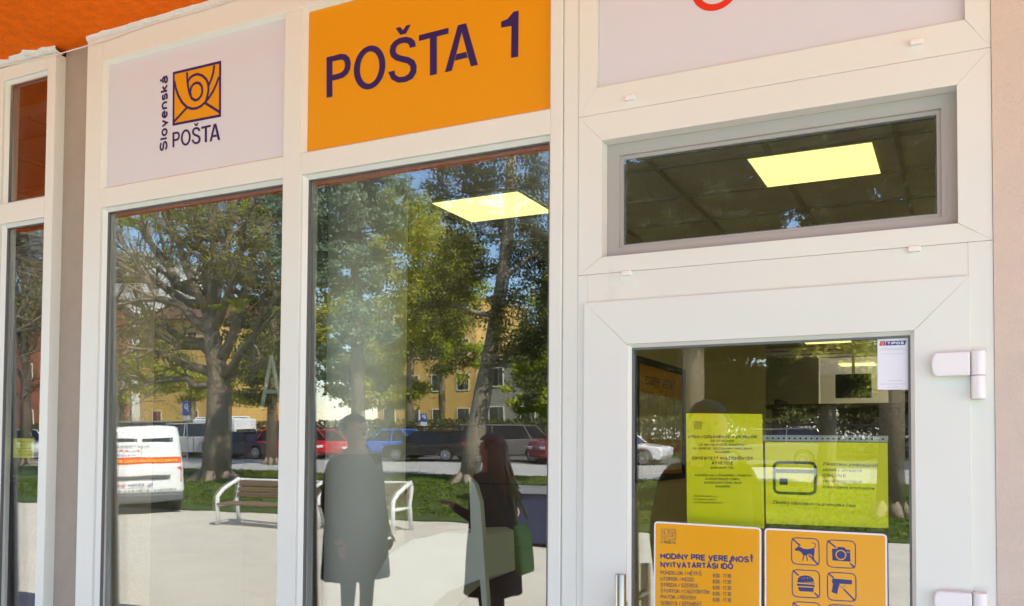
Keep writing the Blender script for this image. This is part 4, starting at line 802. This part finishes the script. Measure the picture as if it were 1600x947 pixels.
# --- vehicles
def car(name, label, loc, rz, L, H, paint, style='saloon', cat='car'):
    t = thing(name, label, cat, loc, rz, 'cars parked across the road'); W = .88; pm = paint
    hb = .52 * H + .12; wr = .33; ax1, ax2 = L * .18, L * .79
    def arch(cx): return [(cx + (wr + .07) * math.cos(R_(a_)), .30 + (wr + .07) * math.sin(R_(a_))) for a_ in range(0, 181, 20)]
    def low(z): return .22
    out = [(L - .06, .35), (L - .12, .22)]
    out += [(x, max(z, .22)) for x, z in arch(ax2)] + [(x, max(z, .22)) for x, z in arch(ax1)] + [(.12, .22), (.02, .4)]
    if style == 'saloon': out += [(.0, .62), (.12, .78), (L * .28, hb), (L * .80, hb + .04), (L - .08, hb), (L, .6)]; cab_ = [(L * .25, hb - .02), (L * .42, H - .05), (L * .5, H), (L * .72, H - .02), (L * .90, hb)]
    elif style == 'estate': out += [(.0, .62), (.12, .80), (L * .26, hb), (L * .95, hb + .04), (L, hb), (L, .6)]; cab_ = [(L * .23, hb - .02), (L * .38, H - .06), (L * .48, H), (L * .9, H - .03), (L * .985, hb)]
    else: out += [(.0, .7), (.08, .95), (L * .2, hb + .05), (L * .97, hb + .06), (L, hb), (L, .6)]; cab_ = [(L * .18, hb), (L * .30, H - .06), (L * .38, H), (L * .955, H - .02), (L * .99, hb)]
    bm = bmesh.new(); prism(bm, [(x, -W, z) for x, z in out], (0, 2 * W, 0)); bmesh.ops.recalc_face_normals(bm, faces=bm.faces); body = link('body', bm, pm, t, bevel=.06, seg=3)
    def cabin(inset_t, shrink, mtl, nm, z0=None):
        bm = bmesh.new(); a = []; c = []
        zc = hb
        for x, z in cab_:
            k = (z - hb) / max(H - hb, .01); wy = W - .05 - inset_t * max(k, 0) - shrink; a.append(bm.verts.new((x, -wy, z))); c.append(bm.verts.new((x, wy, z)))
        n = len(a); bm.faces.new(a); bm.faces.new(c[::-1])
        for i in range(n): bm.faces.new((a[i], c[i], c[(i + 1) % n], a[(i + 1) % n]))
        bmesh.ops.recalc_face_normals(bm, faces=bm.faces); return link(nm, bm, mtl, t, bevel=.05, seg=2)
    cabin(.17, 0, M['carglass'], 'windows')
    # roof and pillars
    rp = [p for p in cab_ if p[1] > H - .1]; bm = bmesh.new(); x0, x1 = rp[0][0], rp[-1][0]; box(bm, x0 - .03, x1 + .04, -W + .19, W - .19, H - .05, H + .025)
    for s in (-1, 1):
        for (xa_, xb_) in ((cab_[0][0] + .06, rp[0][0]), ((x0 + x1) / 2 + .05, (x0 + x1) / 2 + .03), (cab_[-1][0] - .05, rp[-1][0])):
            tube(bm, [(xa_, s * (W - .045), hb), (xb_, s * (W - .20), H - .02)], .035, 6)
        tube(bm, [(x0, s * (W - .20), H - .02), (x1, s * (W - .20), H - .02)], .03, 6)
    link('roof', bm, pm, t, bevel=.02)
    for cx in (ax1, ax2):
        for s in (-1, 1):
            bm = bmesh.new(); cyl(bm, (cx, s * (W - .20), .33), (cx, s * (W + .005), .33), wr, 26); wh = link('wheel', bm, M['tyre'], t, bevel=.03)
            bm = bmesh.new()
            for k in range(10): a_ = k * math.pi / 5; tube(bm, [(cx, s * (W + .012), .33), (cx + .215 * math.cos(a_), s * (W + .012), .33 + .215 * math.sin(a_))], .02, 4)
            tube(bm, [(cx + .225 * math.cos(R_(a_)), s * (W + .012), .33 + .225 * math.sin(R_(a_))) for a_ in range(0, 361, 20)], .018, 4); link('rim', bm, M['rim'], wh)
    for s in (-1, 1):
        link('headlight', bx(-.01, .20, s * W * .62 - .17 if s > 0 else -W + .04, W - .04 if s > 0 else -W * .62 + .17, .60, .74), M['lamp'], t, bevel=.03)
        link('tail_light', bx(L - .16, L + .012, s * W * .7 - .1 if s > 0 else -W + .02, W - .02 if s > 0 else -W * .7 + .1, .72, .92), M['redlamp'], t, bevel=.02)
        link('door_line', bx(L * .46, L * .47, s * W - .004 if s > 0 else -W - .004, s * W + .004, .3, hb - .02), M['black'], t)
    link('licence_plate', bx(L + .003, L + .015, -.26, .26, .5, .61), M['paper'], t)
    return t
PA = lambda n, c: mat(n, c, .22, coat=.6)
def park(name, label, px_front, Y, L, H, paint, style, flip=False, rz=0):
    p = S(px_front, 700, Y)
    return car(name, label, (p.x, Y, .004), rz + (math.pi if flip else 0), L, H, paint, style)
# fronts point to -x when not flipped (photo left)
park('estate_car', 'black estate car parked side on with bright alloy wheels', 612, -34.8, 4.6, 1.43, PA('black_paint', (.012, .012, .016)), 'estate')
park('small_car', 'bright blue car peeping out behind the black estate car', 566, -37.6, 4.2, 1.45, PA('blue_paint', (.01, .13, .65)), 'saloon')
park('red_car', 'bright red car at the left edge of the wide pane', 512, -34.6, 4.2, 1.55, PA('red_paint', (.55, .02, .03)), 'estate', True)
park('grey_car', 'grey people carrier parked to the right of the woman', 872, -35.4, 4.8, 1.72, PA('grey_paint', (.13, .12, .11)), 'van', True)
park('red_car', 'dark red car at the right edge of the wide pane', 838, -33.9, 4.0, 1.66, PA('darkred_paint', (.22, .012, .02)), 'van', rz=-.9)
park('silver_van', 'silver van parked left of the forked tree trunk', 366, -34.9, 4.6, 1.90, PA('silver_paint', (.36, .37, .38)), 'van', True)
park('dark_car', 'dark blue car with ten spoke wheels right of the forked tree trunk', 436, -34.2, 4.6, 1.46, PA('darkblue_paint', (.02, .022, .05)), 'saloon', True)
dv = park('delivery_van', 'white and red delivery van half hidden behind the tree trunk', 404, -37.6, 4.4, 2.25, PA('white_paint', (.78, .79, .8)), 'van', True)
link('cargo_panel', bx(.95, 4.30, -.86, .86, 1.2, 2.16), MATS['white_paint'], dv, bevel=.08, seg=3); link('red_band', bx(1.38, 1.75, -.875, .875, 1.22, 2.10), M['inkred'], dv)
park('dark_van', 'black van at the far left behind the service van', 302, -35.2, 4.8, 1.92, PA('black_paint', (.012, .012, .016)), 'van', True)
park('red_car', 'red car squeezed beside the dark blue car', 441, -35.6, 4.2, 1.5, PA('red_paint', (.55, .02, .03)), 'saloon')
park('white_car', 'white car reflected at the left edge of the door glass', 1044, -34.0, 4.5, 1.5, PA('white_paint', (.78, .79, .8)), 'saloon', True)
park('dark_car', 'dark grey car reflected behind the lime notices', 1120, -34.4, 4.5, 1.5, PA('grey_paint', (.13, .12, .11)), 'estate')
park('white_car', 'white car reflected in the narrow left window', 64, -30.5, 4.5, 1.65, PA('white_paint', (.78, .79, .8)), 'van', True)

# service van seen from behind: local +x is its rear
vp = V3((-16.35, -11.75, 0)); vt = thing('service_van', 'white service van with orange stripe and grey bumper seen from behind', 'van', tuple(vp), R_(38))
L_, W_, H_ = 4.2, .92, 1.96
prof = [(-L_, .35), (-L_, .95), (-L_ + .9, 1.15), (-L_ + 1.7, 1.86), (-L_ + 2.2, H_), (-.20, H_), (-.07, 1.5), (0, .95), (0, .42)]
def vband(z0, z1, off): return off
bm = bmesh.new(); prism(bm, [(x, -W_, z) for x, z in prof], (0, 2 * W_, 0)); bmesh.ops.recalc_face_normals(bm, faces=bm.faces)
for v in bm.verts:
    if v.co.z > 1.0: v.co.y *= 1 - .10 * (v.co.z - 1.0) / .8
link('body', bm, M['van'], vt, bevel=.10, seg=4)
def rear(y0, y1, z0, z1, th, mtl, nm, par=vt, bev=0):
    f = lambda z: -.14 * max(0, (z - .95)) / .85 if z < 1.5 else -.07 - .13 * (z - 1.5) / .3
    b = bmesh.new(); prism(b, [(f(z0) + .004, y0, z0), (f(z0) + .004, y1, z0), (f(z1) + .004, y1, z1), (f(z1) + .004, y0, z1)], (th, 0, 0)); bmesh.ops.recalc_face_normals(b, faces=b.faces); return link(nm, b, mtl, par, bevel=bev)
rear(-.86, .86, 1.13, 1.27, .010, M['stripe'], 'stripe'); rear(-.62, .62, .78, .87, .03, M['vandark'], 'handle_bar', bev=.02); rear(-.26, .26, .60, .71, .012, M['paper'], 'licence_plate')
rear(-.03, -.02, .5, 1.5, .006, M['vandark'], 'door_gap'); rear(.05, .70, 1.62, 1.70, .03, M['carglass'], 'rear_window', bev=.01); rear(-.70, -.05, 1.62, 1.70, .03, M['carglass'], 'rear_window', bev=.01); link('bumper', bx(-.35, .08, -.90, .90, .26, .46), M['vandark'], vt, bevel=.05)
for s in (-1, 1):
    link('tail_light', bx(-.10, -.005, s * .82 - .06, s * .82 + .06, .68, 1.05), M['redlamp'], vt, bevel=.03)
    b = bmesh.new(); cyl(b, (-.75, s * .68, .32), (-.75, s * .90, .32), .32, 24); link('wheel', b, M['tyre'], vt, bevel=.03)
    b = bmesh.new(); cyl(b, (-3.4, s * .68, .32), (-3.4, s * .90, .32), .32, 24); link('wheel', b, M['tyre'], vt, bevel=.03)
b = bmesh.new()
for x_ in (-.5, -1.5): tube(b, [(x_, -.72, H_ + .02), (x_, -.72, H_ + .10), (x_, .72, H_ + .10), (x_, .72, H_ + .02)], .02, 6)
link('roof_rack', b, M['vandark'], vt)
RN = V3((1, 0, 0))
def vtext(y0, y1, z, h, s, mtl, nm, t=.17):
    f = -.14 * max(0, (z - .95)) / .85 if z < 1.5 else -.07 - .13 * (z - 1.5) / .3
    f2 = -.14 * max(0, (z + h - .95)) / .85; A = V3((f + .03, y0, z)); B_ = V3((f + .03, y1, z)); b = bmesh.new(); write(b, A, B_, h, s, RN, t, up=V3((f2 - f, 0, h)).normalized()); link(nm, b, mtl, vt)
vtext(-.75, .55, .505, .065, 'kamery-ataraxy.sk', M['vandark'], 'web_address'); vtext(.32, .75, .62, .065, 'EUROPAL', M['inkred'], 'trade_name'); vtext(-.24, .24, .625, .06, 'BL 521GH', M['ink'], 'plate_number')
vtext(-.78, .78, 1.165, .055, 'ZABEZPEČENIE 0902 666 663', M['inkyellow'], 'stripe_lettering', .22); vtext(-.2, .7, 1.50, .05, 'ELEKTROINSTAL', M['vandark'], 'services_lettering'); vtext(.0, .68, 1.40, .05, 'ALARMY', M['inkred'], 'services_lettering'); vtext(.1, .68, 1.30, .04, 'KAMERY', M['inkblue'], 'services_lettering')

# --- benches
def bench(label, x0, x1, y, rz=0):
    t = thing('park_bench', label, 'bench', ((x0 + x1) / 2, y, 0), rz, 'white and brown benches on the pavement'); h = (x1 - x0) / 2
    b = bmesh.new()
    for i in range(4): box(b, -h + .03, h - .03, .22 - i * .125, .22 - i * .125 + .095, .42, .455)
    link('seat', b, M['wood'], t, bevel=.008); b = bmesh.new()
    for i in range(3): box(b, -h + .03, h - .03, -.27 - i * .035, -.24 - i * .035, .53 + i * .115, .62 + i * .115)
    link('backrest', b, M['wood'], t, bevel=.008)
    link('top_rail', bx(-h, h, -.37, -.32, .86, .90), M['whitesteel'], t, bevel=.015)
    for s in (-1, 1):
        b = bmesh.new(); X = s * h; tube(b, [(X, .27, 0), (X, .27, .44), (X, .25, .58), (X, .12, .70), (X, -.1, .80), (X, -.33, .88), (X, -.36, .80), (X, -.27, .45), (X, -.33, 0)], .038, 8)
        tube(b, [(X, .27, .41), (X, -.27, .41)], .03, 8); link('end_frame', b, M['whitesteel'], t, smooth=True)
    return t
a = S(335, 822, Z=0); c = S(497, 826, Z=0); bench('left bench with white end loops and brown slats reflected in both panes', a.x, a.x + 2.15, -11.1)
bench('right bench whose white end loop shows beside the reflected man', a.x + 2.3, a.x + 4.0, -11.35)
# --- navy bin, street signs
p = S(835, 850, Z=0); nb = thing('container_bin', 'navy waste container with round sticker at the right edge of the wide pane', 'bin', (p.x, p.y, 0), .0)
b = bmesh.new(); prism(b, [(-.33, .3, .06), (-.40, .34, .86), (.75, .34, .86), (.68, .3, .06)], (0, -.65, 0)); bmesh.ops.recalc_face_normals(b, faces=b.faces); link('body', b, M['navybin'], nb, bevel=.03)
link('lid', bx(-.44, .79, -.34, .38, .86, .93), M['steelgrey'], nb, bevel=.02)
b = bmesh.new(); poly(b, [(-.20 + .10 * math.cos(k), .345, .55 + .10 * math.sin(k)) for k in np.linspace(0, 2 * math.pi, 21)[:-1]], V3((0, 1, 0)), 0); sk = link('sticker', b, M['paper'], nb)
b = bmesh.new(); ribbon(b, [(-.20 + .075 * math.cos(k), .347, .55 + .075 * math.sin(k)) for k in np.linspace(0, 2 * math.pi, 21)], .02, V3((0, 1, 0))); link('sticker_ring', b, M['inkred'], sk)
def street_sign(name, label, px, py, Y, size, kind):
    c = S(px, py, Y); t = thing(name, label, 'road sign', (c.x, Y, 0)); b = bmesh.new(); cyl(b, (0, -.05, 0), (0, -.05, c.z + size * .6), .035, 10); link('pole', b, M['pole'], t); z = c.z; k = size / 2; N_ = V3((0, 1, 0))
    if kind == 'P':
        link('plate', bx(-k * .8, k * .8, -.01, .01, z - k, z + k), M['signblue'], t, bevel=.01); link('lower_plate', bx(-k * .8, k * .8, -.01, .01, z - k * 1.9, z - k * 1.1), M['paper'], t)
        b = bmesh.new(); write(b, (k * .4, .013, z - k * .6), (-k * .35, .013, z - k * .6), k * 1.25, 'P', N_, .2, up=V3((0, 0, 1))); link('letter', b, M['paper'], t)
    else:
        for j, (mm, kk, yy) in enumerate((('paper', k, 0), ('signyellow', k * .66, .012))):
            b = bmesh.new(); prism(b, [(kk, yy, z), (0, yy, z + kk), (-kk, yy, z), (0, yy, z - kk)], (0, .01, 0)); bmesh.ops.recalc_face_normals(b, faces=b.faces); link('plate' if j == 0 else 'yellow_field', b, M[mm], t)
street_sign('parking_sign', 'blue parking sign on a pole above the black van', 291, 638, -31, .62, 'P')
street_sign('parking_sign', 'small blue parking sign behind the black estate car', 532 + 130, 652, -39.9, .5, 'P')
street_sign('priority_sign', 'yellow and white diamond road sign at the left edge of the left pane', 183, 600, -24, 1.0, 'D')

# ================================================================== PEOPLE
def person(label, loc, rz, height, top, legs, hairm, long_hair=False, arms='down', bulk=1.0):
    t = thing('person', label, 'person', loc, rz); k = height / 1.75
    J = {}; E_ = []; Rd = []
    def add(n, p, r, par=None):
        J[n] = len(Rd); Rd.append((V3(p) * k, r if isinstance(r, tuple) else (r, r)));
        if par is not None: E_.append((J[par], J[n]))
    B = bulk       # the figure faces local +x
    add('pelvis', (0, 0, .96), (.135 * B, .15 * B)); add('belly', (.01, 0, 1.12), (.125 * B, .15 * B), 'pelvis'); add('chest', (.0, 0, 1.30), (.135 * B, .165 * B), 'belly'); add('neckb', (0, 0, 1.45), (.075, .085), 'chest'); add('neck', (.01, 0, 1.52), .055, 'neckb'); add('head0', (.02, 0, 1.595), (.088, .078), 'neck'); add('head1', (.012, 0, 1.67), (.112, .098), 'head0'); add('head2', (.005, 0, 1.735), (.085, .075), 'head1')
    for s, n in ((1, 'l'), (-1, 'r')):
        add('sh' + n, (0, s * .19 * B, 1.41), .065 * B, 'neckb')
        if arms == 'down' or n == 'l': add('el' + n, (-.02, s * .25 * B, 1.12), .050 * B, 'sh' + n); add('wr' + n, (.07, s * .24 * B, .88), .034, 'el' + n); add('ha' + n, (.10, s * .235 * B, .82), .032, 'wr' + n)
        else: add('el' + n, (.02, s * .25 * B, 1.13), .048, 'sh' + n); add('wr' + n, (.24, s * .14, 1.20), .032, 'el' + n); add('ha' + n, (.30, s * .11, 1.23), .03, 'wr' + n)
        add('hi' + n, (0, s * .09, .88), .095 * B, 'pelvis'); add('kn' + n, (.02, s * .10, .50), .062, 'hi' + n); add('an' + n, (-.01, s * .10, .09), .042, 'kn' + n); add('to' + n, (.14, s * .11, .04), .038, 'an' + n)
    me = bpy.data.meshes.new('body'); me.from_pydata([tuple(a[0]) for a in Rd], E_, []); o = bpy.data.objects.new('body', me); COL.objects.link(o); o.parent = t
    sk_ = o.modifiers.new('skin', 'SKIN'); sk_.use_smooth_shade = True
    for i, a in enumerate(Rd): me.skin_vertices[0].data[i].radius = (a[1][0] * k, a[1][1] * k)
    me.skin_vertices[0].data[0].use_root = True; sb = o.modifiers.new('sub', 'SUBSURF'); sb.levels = 2; sb.render_levels = 2
    dg = bpy.context.evaluated_depsgraph_get(); me2 = bpy.data.meshes.new_from_object(o.evaluated_get(dg)); o.modifiers.clear(); o.data = me2; me2.materials.clear()
    for mm in (M[top], M[legs], M['skin'], M['black']): me2.materials.append(mm)
    for p in me2.polygons:
        z = p.center.z / k; y = abs(p.center.y) / k; x = p.center.x / k
        hand = (z < .86 and y > .19) or (arms != 'down' and x > .255 and z > .9 and z < 1.4)
        p.material_index = 2 if (z > 1.475 or hand) else (3 if z < .10 else (1 if z < .90 else 0)); p.use_smooth = True
    hz_ = 1.655 * k
    # face: nose, eyes, ears, mouth
    b = bmesh.new(); prism(b, [(.098 * k, -.014, hz_ - .03), (.098 * k, .014, hz_ - .03), (.118 * k, .0, hz_ - .028), (.100 * k, 0, hz_ + .02)], (.0, 0, .001)); bmesh.ops.recalc_face_normals(b, faces=b.faces)
    for s in (-1, 1): bmesh.ops.create_uvsphere(b, u_segments=8, v_segments=6, radius=.018, matrix=mathutils.Matrix.Translation((.02 * k, s * .088 * k, hz_ - .01)) @ mathutils.Matrix.Diagonal((.8, .4, 1.4, 1)))
    link('nose_and_ears', b, M['skin'], o, smooth=True); b = bmesh.new()
    for s in (-1, 1): bmesh.ops.create_uvsphere(b, u_segments=8, v_segments=6, radius=.009, matrix=mathutils.Matrix.Translation((.093 * k, s * .032, hz_ + .015)))
    link('eyes', b, M['hair'], o); b = bmesh.new(); box(b, .088 * k, .097 * k, -.022, .022, hz_ - .064, hz_ - .056); link('mouth', b, M['redwin'], o)
    # fingers
    b = bmesh.new()
    for s in (1, -1):
        hp = V3((.10, s * .235 * bulk, .82)) * k if (arms == 'down' or s == 1) else V3((.30, s * .11, 1.23)) * k; dr_ = V3((.25, 0, -1)).normalized() if (arms == 'down' or s == 1) else V3((1, .1 * -s, .25)).normalized(); sd_ = V3((1, 0, .25)).normalized() if dr_.z < -.5 else V3((0, 1, 0))
        for i, ln in enumerate((.075, .085, .08, .062)):
            a = hp + dr_ * .02 + sd_ * (-.027 + i * .018); limbs(b, [a, a + dr_ * ln * .55, a + dr_ * ln * .95 + V3((0, -s * .015, 0))], .0095, .007, 6)
        limbs(b, [hp - dr_ * .01 + sd_ * .03, hp + dr_ * .02 + sd_ * .05, hp + dr_ * .045 + sd_ * .052], .011, .008, 6)
    link('fingers', b, M['skin'], o, smooth=True)
    # hair cap
    b = bmesh.new(); bmesh.ops.create_uvsphere(b, u_segments=24, v_segments=16, radius=1, matrix=mathutils.Matrix.Translation((-.005 * k, 0, 1.690 * k)) @ mathutils.Matrix.Diagonal((.106 * k, .099 * k, .098 * k, 1)))
    bmesh.ops.delete(b, geom=[v for v in b.verts if v.co.x > .035 * k and v.co.z < 1.725 * k], context='VERTS')
    for v in b.verts: v.co += V3((random.uniform(-1, 1), random.uniform(-1, 1), random.uniform(-1, 1))) * .004
    link('hair', b, M[hairm], o, smooth=True)
    if long_hair:
        b = bmesh.new()
        for i in range(160):
            a_ = R_(random.uniform(95, 265)); r = .098 * k; p0 = V3((math.cos(a_) * r - .005, math.sin(a_) * r * .95, 1.70 * k)); L2 = random.uniform(.30, .46)
            limbs(b, [p0, p0 + V3((math.cos(a_) * .02, math.sin(a_) * .02, -.12)), p0 + V3((math.cos(a_) * .05 + random.gauss(0, .012), math.sin(a_) * .035 + random.gauss(0, .012), -L2 * .7)), p0 + V3((math.cos(a_) * .06 + random.gauss(0, .03), math.sin(a_) * .045 + random.gauss(0, .025), -L2))], .013, .004, 5)
        link('long_hair', b, M[hairm], o, smooth=True)
    # coat hem and collar
    b = bmesh.new(); n = 28; ring = []
    for z, rx, ry in ((1.40, .12, .19), (1.25, .165, .205), (1.05, .165, .20), (.85, .185, .215), (.70, .19, .22), (.54, .20, .23)):
        ring.append([b.verts.new((math.cos(2 * math.pi * i / n) * rx * k * B * (1.04 + .045 * math.sin(i * 1.9 + z * 4) * (1.45 - z)), math.sin(2 * math.pi * i / n) * ry * k * B * (1.02 + .045 * math.sin(i * 1.7 + z * 5) * (1.45 - z)), (z + .006 * math.sin(i * 2.1)) * k)) for i in range(n)])
    for r1_, r2_ in zip(ring, ring[1:]):
        for i in range(n): b.faces.new((r1_[i], r1_[(i + 1) % n], r2_[(i + 1) % n], r2_[i]))
    cj = link('coat', b, M[top], o, smooth=True); so_ = cj.modifiers.new('s', 'SOLIDIFY'); so_.thickness = .012
    return t
pm_ = S(553, 645, Y=-3.15); pw_ = S(768, 645, Y=-3.2); pp = S(1110, 645, Y=-2.15)
person('stout person in charcoal coat facing the woman, reflected in the wide pane', (pm_.x, pm_.y, .35), R_(8), 1.74, 'coat', 'coat2', 'hair', bulk=1.12)
wm = person('person with long auburn hair in black coat holding a green bag strap', (pw_.x, pw_.y, .35), R_(178), 1.60, 'coat2', 'coat2', 'auburn', True, 'up')
person('dark haired person in black clothes reflected above the lime notices', (pp.x, pp.y, .35), R_(70), 1.78, 'coat2', 'coat2', 'hair')
gb = thing('shoulder_bag', 'bright green cloth bag hanging at the side of the auburn haired person', 'bag', (pw_.x + .30, pw_.y - .02, .35))
b = bmesh.new(); prism(b, [(-.12, .13, .66), (-.13, .13, .90), (-.09, .13, 1.0), (-.05, .13, .93), (-.02, .13, .64)], (0, -.24, 0)); bmesh.ops.recalc_face_normals(b, faces=b.faces); link('bag_body', b, M['green'], gb, bevel=.03)
b = bmesh.new(); tube(b, [(-.08, .09, 1.02), (-.16, .04, 1.34), (-.08, -.09, 1.02)], .012, 6); link('strap', b, M['green'], gb)
